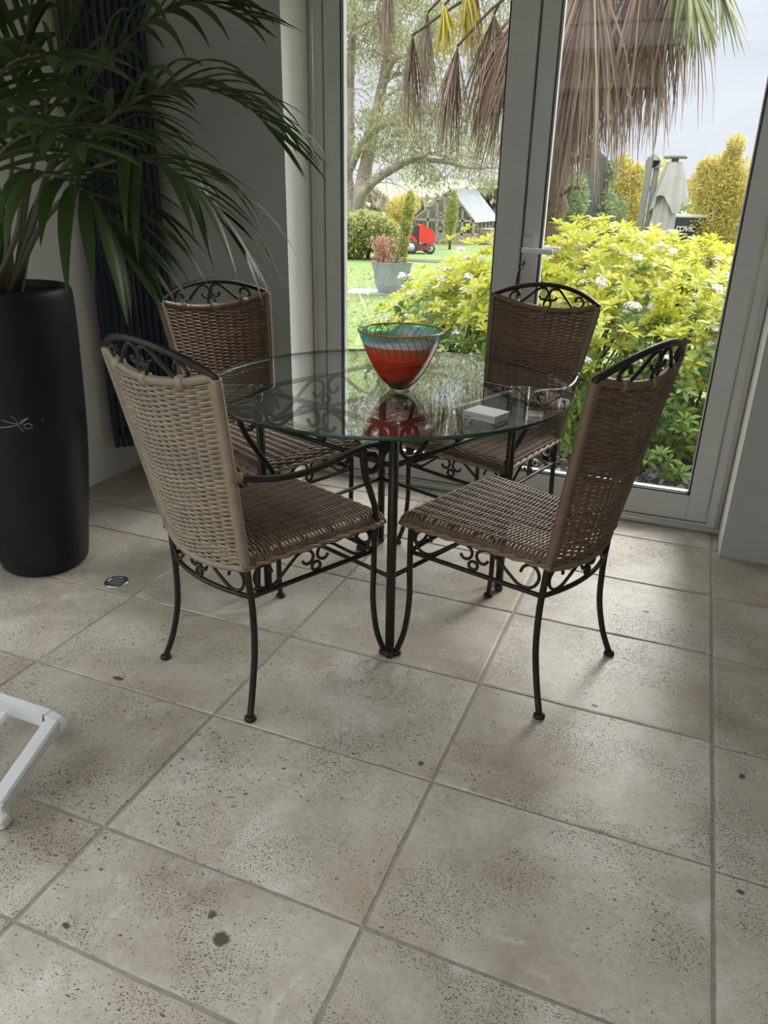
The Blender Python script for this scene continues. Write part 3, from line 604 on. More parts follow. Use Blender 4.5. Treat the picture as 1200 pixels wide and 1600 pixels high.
def make_chair(name, arms):
    t = empty(name); I = MT['iron']
    weave(seatP, 82, 13, .0036, .0036, 4, srad=.0036).build('seat', MT['wicker_seat'], t)
    # braided border under the seat edge
    b = MB()
    ring = [Vector((x, y, .421)) for x, y in ((-.174, .03), (-.2, .24), (-.224, .44), (-.215, .474), (-.19, .482), (0, .486), (.19, .482), (.215, .474), (.224, .44), (.2, .24), (.174, .03))]
    for ph in (0, PI):
        pp = smooth(ring, 26); b.tube([p+Vector((.003*math.cos(i*.55+ph), 0, .004*math.sin(i*.55+ph))) for i, p in enumerate(pp)], .0054, 6)
    so = children(t)[0]; b.build('seat_border', MT['wrap'], so)
    bk = weave(backP, 76, 13, .0035, .0031, 4, srad=.0036).build('backrest', MT['wicker'], t)
    for sg in (-1, 1):
        b = MB(); wrapped(b, [backP(sg, q)+Vector((0, 0, 0)) for q in np.linspace(-.01, 1.0, 12)], .0125); b.build('wrapped_post', MT['wrap'], bk)
    for tt, dz, rr_ in ((1., .004, .0105), (0., -.004, .0095)):
        b = MB(); wrapped(b, [backP(s, tt)+Vector((0, 0, dz)) for s in np.linspace(-.98, .98, 20)], rr_); b.build('wrapped_border', MT['wrap'], bk)
    for s in (-.58, 0, .58):
        p = backP(s, 1.0); b = MB(); wrapped(b, [p+Vector((-.012, 0, .004)), p+Vector((.012, 0, .004))], .0145, .005); b.build('cane_binding', MT['wrap'], bk)
    # crest: arch + scrolls on the curved back surface
    yb = lambda s, z: interp((z-.41)/.495, .043, -.045)-.036*(1-s*s)
    b = MB(); ar = []
    for s in np.linspace(-1, 1, 29):
        z = .908+.052*(1-abs(s)**2.1); ar.append((s*.228, yb(s, z), z))
    b.tube([(-.2265, -.043, .89)]+ar+[(.2265, -.043, .89)], .0088, 10); cr = b.build('crest_rail', I, t)
    def cf(x, h):                        # x metres from centre, h 0..1 between border and arch
        s = x/.228; zb = .905-.036*(1-s*s)+.010; zt = .908+.052*(1-abs(s)**2.1)-.009; z = zb+(zt-zb)*h
        return Vector((x, yb(s, z), z))
    b = MB()
    for sg in (-1, 1):
        b.tube(smooth([cf(sg*x, h) for x, h in ((.120, .42), (.123, .72), (.136, .88), (.152, .72), (.157, .35), (.146, .02), (.128, .0), (.112, .06), (.088, .40), (.062, .74), (.042, .93), (.024, .97), (.008, .86), (.003, .62), (.012, .42), (.028, .40), (.038, .56))], 5), .0048, 7)
    b.tube([cf(.015*math.cos(a), .19+.19*math.sin(a)) for a in np.linspace(0, 2*PI, 15)[:-1]], .0045, 7, closed=True)
    b.build('scrollwork', I, cr)
    # seat frame and lower rails with aprons
    b = MB()
    U = {(ix, iy): cornerU(ix, iy) for ix in (-1, 1) for iy in (0, 1)}; Lw = {(ix, iy): cornerL(ix, iy) for ix in (-1, 1) for iy in (0, 1)}
    bow = lambda a, c, k: [a.lerp(c, q)+Vector((0, k*4*q*(1-q), 0)) for q in np.linspace(0, 1, 13)]
    for a, c, k in (((-1, 0), (1, 0), -.03), ((-1, 1), (1, 1), .012), ((-1, 0), (-1, 1), 0), ((1, 0), (1, 1), 0)): b.tube(bow(U[a], U[c], k), .0068, 8)
    b.build('seat_frame', I, t)
    for a, c, k in (((-1, 0), (1, 0), -.03), ((-1, 1), (1, 1), .012), ((-1, 0), (-1, 1), 0), ((1, 0), (1, 1), 0)):
        b = MB(); b.tube(bow(Lw[a], Lw[c], k), .0068, 8); o = b.build('apron_rail', I, t)
        def fr(u, v, a=a, c=c, k=k):
            q = .5+u*.475; lo = Lw[a].lerp(Lw[c], q); up = U[a].lerp(U[c], q); p = lo.lerp(up, .08+v*.84); p.y += k*4*q*(1-q); return p
        b = MB(); scroll(b, fr, .2, ZU-ZL_, .0045); b.build('scrollwork', I, o)
    for ix in (-1, 1):
        for iy in (0, 1):
            b = MB()
            if iy == 0: pts = [(.167*ix, .043, .43), (.170*ix, .046, .37), (.173*ix, .05, .29), (.176*ix, .046, .18), (.185*ix, .026, .08), (.199*ix, .002, .008)]
            else: pts = [(.205*ix, .452, .425), (.207*ix, .453, .36), (.209*ix, .450, .27), (.212*ix, .446, .18), (.222*ix, .452, .08), (.239*ix, .468, .008)]
            b.tube(smooth(pts, 6), .0088, 9); o = b.build('leg', I, t)
            e = pts[-1]; b = MB(); b.lathe([(.010, .014), (.015, .010), (.016, .004), (.013, 0)][::-1], 14, (e[0], e[1], 0)); b.build('foot_pad', I, o)
    if arms:
        for ix in (-1, 1):
            b = MB()
            path = [(.201*ix, .0, .668), (.213*ix, .03, .664), (.232*ix, .085, .655), (.248*ix, .16, .652), (.256*ix, .24, .660), (.258*ix, .315, .672), (.258*ix, .375, .676), (.258*ix, .412, .664), (.258*ix, .424, .642), (.258*ix, .414, .615), (.258*ix, .390, .602), (.258*ix, .366, .612), (.258*ix, .360, .634), (.258*ix, .378, .648), (.258*ix, .398, .643)]
            b.tube(smooth(path, 6), .0085, 9); o = b.build('armrest', I, t)
            b = MB(); b.tube(smooth([(.258*ix, .352, .674), (.256*ix, .356, .64), (.25*ix, .372, .59), (.238*ix, .405, .53), (.224*ix, .437, .475), (.213*ix, .452, .42), (.209*ix, .453, .37)], 6), .0088, 9); b.build('arm_post', I, o)
            b = MB(); wrapped(b, [(.196*ix, -.008, .670), (.206*ix, .018, .667)], .0135, .005); b.build('wrapped_joint', MT['wrap'], o)
    return t
side0 = make_chair('dining_chair', False); arm0 = make_chair('dining_armchair', True)
def place(o, x, y, deg, label, cat='chair', group='rattan and iron chairs around the glass table'):
    o.location = (x, y, 0); o.rotation_euler = (0, 0, math.radians(deg-90)); tag(o, label, cat, group)
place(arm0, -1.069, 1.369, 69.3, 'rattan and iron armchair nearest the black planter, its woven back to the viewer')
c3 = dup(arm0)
for o_ in children(arm0):                 # light on the planter-side armchair's back is painted as paler rattan
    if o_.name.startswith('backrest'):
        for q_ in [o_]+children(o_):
            q_.data = q_.data.copy(); q_.data.materials[0] = MT['wicker_lit']
place(c3, -.530, 2.800, -110.5, 'rattan and iron armchair backed against the door with the key, facing the viewer')
place(side0, -.124, 1.796, 160, 'armless rattan and iron chair on the right, its back towards the grey pier')
c4_ = dup(side0); place(c4_, -1.555, 2.305, -23.4, 'armless rattan and iron chair between the navy radiator and the glass table')
# ================================================================== TABLE
TC = Vector((-.822, 2.073, 0)); TA = math.radians(69.3); TZ = .727
tb = empty('glass_table', TC, TA); tag(tb, 'round clear glass dining table on bronze iron scrollwork legs', 'table')
hs = .281; I = MT['iron']
leg_xy = [(-hs, -hs), (hs, -hs), (hs, hs), (-hs, hs)]
for x, y in leg_xy:
    b = MB(); b.tube([(x, y, .006), (x, y, .712)], .0135, 14); o = b.build('leg', I, tb)
    b = MB(); b.lathe([(.011, 0), (.0145, .004), (.0145, .016), (.0135, .02)], 14, (x, y, 0)); b.build('foot_cap', MT['black'], o)
for i in range(4):
    a = Vector((*leg_xy[i], 0)); c = Vector((*leg_xy[(i+1) % 4], 0))
    b = MB(); z0, z1 = .598, .706; b.tube([a+Vector((0, 0, z0)), c+Vector((0, 0, z0))], .0078, 9); b.tube([a+Vector((0, 0, z1)), c+Vector((0, 0, z1))], .0078, 9); o = b.build('apron', I, tb)
    def fr(u, v, a=a, c=c): return a.lerp(c, .5+u*.475)+Vector((0, 0, z0+(z1-z0)*(.06+.88*v)))
    b = MB(); scroll(b, fr, .28, z1-z0, .0062); b.build('scrollwork', I, o)
    b = MB(); b.tube([a+Vector((0, 0, .266)), c+Vector((0, 0, .266))], .0068, 9); b.build('stretcher', I, tb)
rg = .557; b = MB(); n = 128
b.add([(r*math.cos(2*PI*j/n), r*math.sin(2*PI*j/n), z) for r, z in ((rg-.0015, .7170), (rg, .7185), (rg, .7255), (rg-.0015, .7270)) for j in range(n)],
      [(k*n+j, k*n+(j+1) % n, (k+1)*n+(j+1) % n, (k+1)*n+j) for k in range(3) for j in range(n)], 1)
b.add([((rg-.0015)*math.cos(2*PI*j/n), (rg-.0015)*math.sin(2*PI*j/n), .7170) for j in range(n)], [tuple(range(n-1, -1, -1))], 0, False)
b.add([((rg-.0015)*math.cos(2*PI*j/n), (rg-.0015)*math.sin(2*PI*j/n), .7270) for j in range(n)], [tuple(range(n))], 0, False)
b.build('glass_top', [MT['table_glass'], MT['edge']], tb)
b = MB()
for x, y in leg_xy: b.lathe([(.014, 0), (.014, .005)], 16, (x, y, .712))
b.build('glass_pad', MT['lens'], tb)
# ---- bowl
bw = empty('glass_bowl', (-.764, 2.019, TZ)); tag(bw, 'red-orange art glass bowl with blue-green rim band on the glass table', 'bowl')
hb = .172; rb = .1245
po = [(.012, 0), (.022, .0015), (.031, .006)] + [(rb*h**.47, hb*h) for h in (.07, .10, .14, .19, .25, .32, .40, .48, .56, .64, .72, .80, .88, .95, 1.)]
b = MB(); b.lathe(po, 72, capt=False); b.build('bowl_body', MT['bowl'], bw)
pi_ = [(.002, .012)] + [(max(.004, rb*h**.47-.0045), hb*h) for h in (.10, .14, .19, .25, .32, .40, .48, .56, .64, .72, .80)]
b = MB(); b.lathe(pi_, 72, capb=True, capt=False); b.build('bowl_lining', MT['bowl_in'], bw)
b = MB(); b.tube([(rb*math.cos(a), rb*math.sin(a), hb) for a in np.linspace(0, 2*PI, 73)[:-1]], .0027, 8, closed=True); b.build('bowl_rim', MT['rim'], bw)
# ---- little white box
q = [Vector((-.493, 1.797, 0)), Vector((-.486, 1.864, 0)), Vector((-.398, 1.852, 0)), Vector((-.405, 1.768, 0))]
ctr = sum(q, Vector())/4; ang = math.atan2((q[3]-q[0]).y, (q[3]-q[0]).x)
bx = empty('card_box', (ctr.x, ctr.y, TZ), ang); tag(bx, 'small flat white card box lying on the glass table', 'box')
b = MB(); b.box(-.047, -.036, 0, .047, .036, .011, .0012); b.build('tray', MT['card'], bx)
b = MB(); b.box(-.046, -.035, .0105, .046, .035, .0122); b.build('gap', MT['card_in'], bx)
b = MB(); b.box(-.0475, -.0365, .0118, .0475, .0365, .0195, .0012); b.build('lid', MT['card'], bx)
b = MB()
for i, wd in enumerate((.004, .003, .004, .0025)): b.box(-.042+i*.0048, -.0368, .0045, -.042+i*.0048+wd, -.0358, .0075)
b.build('printed_mark', MT['print'], bx)
# ---- floor light
fg = empty('floor_light', (-1.702, 1.752, 0)); tag(fg, 'small round recessed floor light with metal ring in the tile by the black planter', 'floor light')
b = MB(); b.lathe([(.041, 0.0), (.040, .0022), (.030, .003), (.0285, .0012)], 40, capb=False, capt=False); b.build('metal_ring', MT['steel'], fg)
b = MB(); b.lathe([(.029, .0006), (.0285, .0014), (.02, .0018)], 32); b.build('lens', MT['lens'], fg)
# ---- white furniture base cut by the left edge
wb = empty('furniture_base', (-1.245, 1.04, 0)); tag(wb, 'white metal furniture base frame on the floor, cut off by the left picture edge', 'furniture frame')
ox = Vector((-1.23, 1.04, 0))
b = MB(); zt = .088
prof = [Vector((x, 0, z)) for x, z in ((-.55, zt), (-.09, zt), (-.045, zt-.002), (-.012, zt-.008), (.003, zt-.02), (.006, zt-.034), (.002, zt-.046))]
pp = smooth(prof, 4); n = len(pp)
vs = []
for i, p in enumerate(pp):
    tng = (pp[min(i+1, n-1)]-pp[max(i-1, 0)]).normalized(); nr = Vector((tng.z, 0, -tng.x)); th = .040 if i < n-14 else .040-.033*min(1, (i-(n-14))/8)
    if nr.z > 0: nr = -nr
    if p.x > 0: nr = Vector((-1, 0, -.15)).normalized()
    for y in (-.012, .011): vs += [p+Vector((0, y, 0)), p+nr*th+Vector((0, y, 0))]
fs = []
for i in range(n-1):
    a = i*4; c = a+4; fs += [(a, a+2, c+2, c), (a+1, c+1, c+3, a+3), (a, c, c+1, a+1), (a+2, a+3, c+3, c+2)]
fs += [(0, 1, 3, 2), ((n-1)*4, (n-1)*4+2, (n-1)*4+3, (n-1)*4+1)]
b.add(vs, fs, 0, False); b.build('end_rail', MT['white_metal'], wb)
b = MB(); b.beam((-.017, -.010, zt-.020), (.070, -.262, zt-.026), .038, .032, .005); sr = b.build('side_rail', MT['white_metal'], wb)
b = MB(); b.beam((.062, -.245, .0), (.062, -.245, .06), .030, .034, .006); b.build('leg', MT['white_metal'], wb)
for dx in (-.145, -.25, -.355):
    b = MB(); b.beam((dx-.002, -.035, zt-.012), (dx+.072, -.262, zt-.018), .034, .020, .006); b.build('slat', MT['white_metal'], wb)
b = MB(); b.beam((-.36, -.258, .0), (-.36, -.258, .062), .030, .034, .006); b.build('leg', MT['white_metal'], wb)
b = MB(); b.beam((-.46, -.255, zt-.05), (.09, -.255, zt-.05), .026, .020, .005); b.build('cross_rail', MT['white_metal'], wb)
# ================================================================== GARDEN
# lawn: one gently falling plane; bed next to the house
b = MB(); vs = []; fs = []; xs = np.linspace(-60, 40, 21); ysg = [3.2, 4.5, 6, 8, 12, 20, 35, 60, 100, 180]
for y in ysg:
    for x in xs: vs.append((x, y, gz(y)))
nx = len(xs)
for j in range(len(ysg)-1):
    for i in range(nx-1): fs.append((j*nx+i, j*nx+i+1, (j+1)*nx+i+1, (j+1)*nx+i))
b.add(vs, fs); struct(b.build('lawn', MT['lawn']))
b = MB(); vs = []; fs = []
nn = 40
for j in range(14):
    for i in range(nn):
        x = -2.2+5.2*i/(nn-1); y = 3.26+2.5*j/13; edge = .25*math.sin(i*.5)+.12*math.sin(i*1.3)
        yy = 3.26+(2.5+edge-(1.15*max(0, (-1.0-x))/1.2))*j/13; vs.append((x, yy, -.085+.02*math.sin(i*1.7+j)*(0 < j < 13)-(.03 if j == 13 else 0)))
for j in range(13):
    for i in range(nn-1): fs.append((j*nn+i, j*nn+i+1, (j+1)*nn+i+1, (j+1)*nn+i))
b.add(vs, fs); struct(b.build('garden_bed', MT['bedsoil']))
b = MB(); b.box(-1.7, 3.19, -.2, .4, 3.30, -.012, .01); b.box(-3.5, 3.19, -.2, 3.2, 3.27, -.05); struct(b.build('door_sill', MT['slate']))
# slate chips by the door (uncountable)
n = 2600; C = np.stack([RNG.uniform(-2.1, .6, n), 3.3+RNG.uniform(0, 1, n)**1.2*1.7, np.full(n, -.078)+RNG.uniform(0, .015, n)], 1)
D = RNG.normal(size=(n, 3)); D[:, 2] *= .15; o = leaves('slate_chippings', C, D, .05, .04, MT['chip'], droop=0); tag(o, 'dark slate chippings spread over the bed outside the door', 'chippings', kind='stuff')
# fallen leaves on the lawn (uncountable)
n = 900; yy = RNG.uniform(5.2, 17, n); C = np.stack([-.42*yy+RNG.normal(size=n)*.9, yy, -.11-GS*np.maximum(0, yy-6)], 1); D = RNG.normal(size=(n, 3)); D[:, 2] *= .2
o = leaves('fallen_leaves', C, D, .07, .05, MT['leaf_litter'], droop=0); tag(o, 'tan fallen leaves scattered over the lawn', 'fallen leaves', kind='stuff')
# ---- choisya bush
cb = empty('choisya_bush', (-.5, 4.7, -.1)); tag(cb, 'big yellow-leaved bush with white flowers right outside the glass doors', 'bush')
cbl = Vector((-.5, 4.7, -.1))
blobs = [((-1.50, 5.25, .20), (.62, .6, .56)), ((-1.15, 5.05, .30), (.65, .65, .58)), ((-.62, 4.95, .42), (.7, .75, .62)), ((-.05, 4.85, .44), (.7, .75, .62)), ((.45, 4.8, .30), (.6, .75, .58)), ((1.0, 4.7, .26), (.65, .75, .58)), ((-.35, 4.45, .32), (.6, .5, .42)), ((.15, 4.35, .34), (.5, .5, .45)), ((.6, 4.3, .3), (.5, .5, .42)), ((-1.05, 4.75, .22), (.5, .4, .4))]
def surf(nper):
    pts = []
    for c, r in blobs:
        for _ in range(int(nper*r[0]*r[2])):
            d = RNG.normal(size=3); d /= np.linalg.norm(d)
            k = 1.0+.13*RNG.normal() if RNG.random() < .75 else RNG.uniform(.6, .95)
            k *= 1+.10*math.sin(d[0]*9+c[0]*7)*math.cos(d[2]*8+c[1])
            p = np.array(c)+d*np.array(r)*k
            if p[2] < -.05 or p[1] < 3.45 or p[2] > (1.17 if p[0] < .05 else 1.03): continue
            inside = any(sum(((p[i]-c2[i])/(r2[i]*.80))**2 for i in range(3)) < 1 for c2, r2 in blobs if c2 != c)
            if inside: continue
            pts.append((p, d))
    return pts
pts = surf(3000)
for p in ((-.02, 3.62, .13), (.02, 3.66, .09), (-.08, 3.68, .08), (.06, 3.7, .24), (-.05, 3.75, .3), (.03, 3.8, .42), (-.12, 3.85, .22), (.08, 3.62, .05)):
    pts.append((np.array(p), np.array([.1, -.6, .7])))
YL = [[], [], []]; GL = [[], [], []]
rose_y = ([], []); rose_g = ([], []); fl_pts = []
for p, d in pts:
    up = d*.75+np.array([0, 0, .55])+RNG.normal(size=3)*.25; up /= np.linalg.norm(up)
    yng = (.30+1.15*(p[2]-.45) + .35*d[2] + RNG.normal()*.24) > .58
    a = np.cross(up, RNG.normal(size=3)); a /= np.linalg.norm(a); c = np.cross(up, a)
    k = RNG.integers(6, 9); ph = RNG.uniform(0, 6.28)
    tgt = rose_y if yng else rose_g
    for lay, (cnt, el, sc) in enumerate(((k, .35, 1.), (4, .95, .7))):
        for j in range(cnt):
            an = ph+2*PI*j/cnt+RNG.normal()*.15+lay*.4; dd = a*math.cos(an)+c*math.sin(an)+up*(el+RNG.normal()*.15)
            dd /= np.linalg.norm(dd); tgt[0].append((p-cbl+dd*.006, dd, up, .066*sc*RNG.uniform(.75, 1.25)))
    if RNG.random() < .40 and d[1] < 0 and -1.9 < p[0] < .35 and .25 < p[2] < .95: fl_pts.append(p+up*.05+d*.05)
def rosette_mesh(items, name, m):
    b = MB()
    for p, dd, up, ln in items:
        w = np.cross(dd, up); w /= np.linalg.norm(w)+1e-9; nrm = np.cross(w, dd); wd = ln*.17
        q = lambda t, s, h: tuple(p+dd*ln*t+w*wd*s+nrm*(h*ln))
        o = len(b.v)
        b.v += [q(0, 0, 0), q(.35, -.85, .07), q(.35, 0, .03), q(.35, .85, .07), q(.7, -.95, .05), q(.7, 0, .0), q(.7, .95, .05), q(1, 0, -.10)]
        for f in ((0, 2, 1), (0, 3, 2), (1, 2, 5, 4), (2, 3, 6, 5), (4, 5, 7), (5, 6, 7)): b.f.append(tuple(i+o for i in f)); b.m.append(0); b.smooth.append(True)
    return b.build(name, m, cb)
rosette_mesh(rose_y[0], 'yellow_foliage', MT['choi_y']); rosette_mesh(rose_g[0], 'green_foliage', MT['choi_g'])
# white flower heads: one mesh of five-petalled flowers, copied
b = MB()
for i in range(18):
    d = sphere_pts(1)[0]; d[2] = abs(d[2])*.7; c = Vector(d*np.array([.036, .036, .03])*RNG.uniform(.5, 1.)); nrm = Vector((d[0], d[1], d[2]+.5)).normalized(); a = nrm.orthogonal().normalized(); e = nrm.cross(a)
    for j in range(5):
        an = 2*PI*j/5; u = a*math.cos(an)+e*math.sin(an); v = nrm.cross(u)
        b.add([c, c+u*.008+v*.005+nrm*.003, c+u*.014+nrm*.002, c+u*.008-v*.005+nrm*.003], [(0, 1, 2, 3)], 0, False)
f0 = b.build('flower_head', MT['petal'], cb); RNG.shuffle(fl_pts); fl_pts = fl_pts[:98]
for i, p in enumerate(fl_pts):
    o = f0 if i == 0 else f0.copy()
    if i: COL.objects.link(o)
    o.parent = cb; o.location = Vector(p)-cbl; o.rotation_euler = (random.uniform(-.5, .5), random.uniform(-.5, .5), random.uniform(0, 6)); s = random.uniform(.7, 1.1); o.scale = (s, s, s)
b = MB()
for c, r in blobs:
    for _ in range(16):
        e = Vector(c)+Vector((random.uniform(-1, 1)*r[0]*.6, random.uniform(-.6, .6)*r[1], random.uniform(-.3, .6)*r[2])); s0 = Vector((c[0]+random.uniform(-.15, .15), c[1]+random.uniform(-.1, .2), -.1)); mid = s0.lerp(e, .5)+Vector((0, 0, -.08))
        b.tube([p-cbl for p in smooth([s0, mid, e], 4)], .007, 5)
for e in ((-.02, 3.62, .13), (.06, 3.7, .24), (.03, 3.8, .42)): b.tube([Vector(q)-cbl for q in smooth([(.1, 4.3, .0), (.05, 4.0, .12), e], 4)], .006, 5)
b.build('branch', MT['stem'], cb)
# ---- fan palm with a skirt of dry leaves
pb = Vector((-1.02, 5.55, -.1)); pm = empty('fan_palm', pb); tag(pm, 'fan palm with hanging brown dry leaves outside the doors', 'palm tree')
b = MB(); prof = []
for i in range(40):
    z = 3.0*i/39; prof.append((.115+.022*math.sin(i*2.3)+.03*(z > 2.3), z))
b.lathe(prof, 18); b.build('trunk', MT['trunk_palm'], pm)
b = MB()
for i in range(26):
    z = random.uniform(1.2, 2.4); a = random.uniform(0, 2*PI); d = Vector((math.cos(a), math.sin(a), .1)); b.tube([Vector((0, 0, z))+d*.1, Vector((0, 0, z+.04))+d*.2, Vector((0, 0, z+.03))+d*random.uniform(.24, .34)], [.016, .012, .007], 6)
for u, v in ((876, 236), (878, 247), (874, 256)):
    e = at(u, v, 5.5)-pb; b.tube([Vector((0.08, -.02, e.z+.01)), e], [.014, .008], 6)
b.build('leaf_stub', MT['fibre'], pm)
def fan(hinge, tipdir, length, spread, nl, m, name, droop=.9, seed=0, width=.02, wild=.12):
    rnd = random.Random(seed); hg = Vector(hinge)-pb; lb = MB(); td = Vector(tipdir).normalized()
    out = Vector((hg.x, hg.y, 0)); out = out.normalized() if out.length > .05 else Vector((0, -1, 0))
    sd = td.cross(out)
    if sd.length < .2: sd = td.cross(Vector((1, 0, 0)))
    sd.normalize(); nrm = sd.cross(td).normalized()
    for i in range(nl):
        u = -1+2*(i+.5)/nl; A = spread*u+rnd.gauss(0, wild*.5); d = (td*math.cos(A)+sd*math.sin(A)+nrm*rnd.gauss(0, wild)).normalized()
        ln = length*(1-.25*u*u)*rnd.uniform(.75, 1.1); st = 6; c = hg.copy(); vs = []
        for s in range(st+1):
            q = s/st; wd = width*.5*(.35+1.2*q if q < .45 else (1-((q-.45)/.55)**1.6*.85)*.9)*rnd.uniform(.7, 1.1); wv = d.cross(nrm)
            if wv.length < .05: wv = d.orthogonal()
            wv.normalize(); nn_ = wv.cross(d); vs += [c-wv*wd, c+nn_*wd*.5, c+wv*wd]
            c = c+d*ln/st; d = (d+Vector((rnd.gauss(0, .05), rnd.gauss(0, .05), -droop*q*.55))).normalized()
        fs = []
        for s in range(st): a = 3*s; fs += [(a, a+1, a+4, a+3), (a+1, a+2, a+5, a+4)]
        lb.add(vs, fs)
    o = lb.build(name, m, pm)
    sb = MB(); s0 = Vector((0, 0, min(3.0, hg.z+.25+rnd.random()*.3)))+out*.08; mid = s0.lerp(hg, .55)+Vector((0, 0, .10)); sb.tube(smooth([s0, mid, hg], 4), [.013, .012, .011, .010, .009, .009, .008, .008, .007], 6); sb.build('petiole', MT['fibre'], o)
DN = (0, 0, -1)
dead = [(605, -30, 5.0, .45, .5), (645, 55, 5.1, .72, .24), (668, 20, 5.3, .75, .42), (715, 72, 5.0, .68, .12), (772, 22, 5.2, .85, .34), (800, 40, 5.0, .85, .3), (745, -20, 5.4, .55, .4),
        (868, -10, 4.9, .95, .34), (900, -25, 5.1, 1.0, .36), (925, 0, 4.8, .95, .34), (955, -20, 5.0, .9, .36), (985, 10, 5.2, .75, .34), (1010, -5, 5.0, .70, .34), (1040, 20, 5.1, .62, .26), (890, 60, 5.3, .85, .3), (870, 90, 5.2, .6, .3), (960, 40, 5.4, .7, .4), (1000, -40, 5.4, .7, .5), (930, -60, 4.9, 1.0, .35), (855, 30, 5.4, .8, .3), (1075, -30, 5.1, .6, .45), (830, -10, 5.1, .9, .32), (905, 110, 5.2, .62, .22), (950, 80, 5.1, .6, .28)]
for i, (u, v, Y, ln, spd) in enumerate(dead):
    if u > 840: v -= 75; ln += .32; spd *= .72
    elif u > 620: spd *= 1.25
    fan(at(u, v, Y), (random.uniform(-.12, .12), random.uniform(-.1, .1), -1), ln, spd*1.9, 62, MT['dead'], 'dead_frond', 1.15, i, .0155)
for i, (u, v, Y, ln, spd, dx) in enumerate([(694, 8, 5.0, .30, .6, .1), (730, -40, 5.2, .50, .6, .1)]): fan(at(u, v, Y), (dx, -.1, -1), ln, spd, 24, MT['yellowing'], 'yellow_frond', .3, 50+i, .034)
for i, (u, v, Y, ln, dx) in enumerate([(1078, -30, 4.9, .40, .3), (1105, -75, 5.2, .55, .45), (1065, -60, 5.0, .45, .2)]): fan(at(u, v, Y), (dx, -.1, -.9), ln, .5, 26, MT['palmgreen'], 'green_frond', .35, 60+i, .036)
for i in range(16):
    a = i*2.4; el = random.uniform(.1, 1.1); d = Vector((math.cos(a)*math.cos(el), math.sin(a)*math.cos(el), math.sin(el))); hg = pb+Vector((0, 0, 3.0))+d*random.uniform(.5, .8)
    fan(hg, d, .65, 1.2, 30, MT['palmgreen'], 'green_frond', .45, 80+i, .04, .06)
# ---- helper for simple trees and shrubs
def shrub(name, label, cat, base, m, parts, ln, wd, stems=None, stem_r=.03, group=None, lo=.5, upb=.3):
    e = empty(name, base); tag(e, label, cat, group)
    Cs = []; Ds = []
    for c, r, n in parts:
        p, d = blob(Vector(c)-Vector(base), r, n, lo); Cs.append(p); dd = d+RNG.normal(size=d.shape)*.8; dd[:, 2] += upb; Ds.append(dd)
    leaves('foliage', np.concatenate(Cs), np.concatenate(Ds), ln, wd, m, e)
    b = MB()
    for q in (stems or [(Vector(base), Vector(parts[0][0]))]):
        pp = smooth([Vector(x)-Vector(base) for x in q], 5); k = len(pp); b.tube(pp, [stem_r*(1-.7*i/(k-1)) for i in range(k)], 7)
    b.build('stem', MT['stem'], e); return e
# ---- square slate planter with its two plants
g = gnd(611, 459); sc = 1.0
sp_ = empty('square_planter', g, math.radians(50)); tag(sp_, 'tapered grey slate-look square planter on the lawn', 'planter')
dist = math.hypot(g.x, g.y); px = dist/1147.8*1.06
hh_ = 43*px; b = MB()
wt, wb_ = .245, .155; rings = []
for z, w_ in ((0, wb_), (hh_*.3, wb_+.05), (hh_*.6, wt-.025), (hh_*.93, wt), (hh_, wt+.012), (hh_, wt-.03), (hh_-.05, wt-.035)):
    rings += [(-w_, -w_, z), (w_, -w_, z), (w_, w_, z), (-w_, w_, z)]
b.add(rings, [(k*4+j, k*4+(j+1) % 4, (k+1)*4+(j+1) % 4, (k+1)*4+j) for k in range(6) for j in range(4)]+[(3, 2, 1, 0)], 0, False)
b.build('pot_body', MT['slate_pot'], sp_)
b = MB(); b.box(-wt+.034, -wt+.034, hh_-.12, wt-.034, wt-.034, hh_-.05); b.build('soil', MT['soil'], sp_)
b = MB(); b.beam(g+Vector((-.75, -.1, .004)), g+Vector((.45, .25, .004)), .75, .03, 0, up=(0, 0, 1)); struct(b.build('paving_slab', MT['slate']))
s0 = g+Vector((.02, .05, hh_-.05))
shrub('slim_conifer', 'slim leaning yellow-green conifer growing in the grey square planter', 'conifer', s0, MT['limegold'], [(at(627, 405, g.y+.05), (.085, .08, .28), 1100), (at(631, 375, g.y+.08), (.08, .08, .28), 1100), (at(636, 345, g.y+.1), (.075, .08, .28), 900), (at(641, 320, g.y+.1), (.07, .08, .22), 700)], .045, .02, [(s0, at(630, 380, g.y+.08), at(641, 315, g.y+.1))], .02, upb=.9)
s1 = g+Vector((-.12, -.1, hh_-.05)); e = empty('dry_perennial', s1); tag(e, 'rust-brown dried plant standing in the grey square planter', 'dry plant')
n = 700; C = np.stack([RNG.normal(size=n)*.09, RNG.normal(size=n)*.07, RNG.uniform(0, .42, n)], 1); D = RNG.normal(size=(n, 3))*.35; D[:, 2] += 1; leaves('dry_foliage', C, D, .07, .018, MT['reddead'], e, droop=0)
b = MB()
for i in range(16): x = random.gauss(0, .05); y = random.gauss(0, .04); b.tube([(x, y, 0), (x*2, y*2, random.uniform(.3, .48))], [.006, .003], 5)
b.build('stalk', MT['reddead'], e)
# cane
c0 = gnd(581, 506); c1 = at(554, 441, c0.y+.9); cn = empty('bamboo_cane', c0); tag(cn, 'thin tan cane leaning over the lawn beyond the bowl', 'cane')
b = MB(); b.tube([Vector((0, 0, -.02)), c1-c0], .006, 6); b.build('cane_stick', MT['cane'], cn)
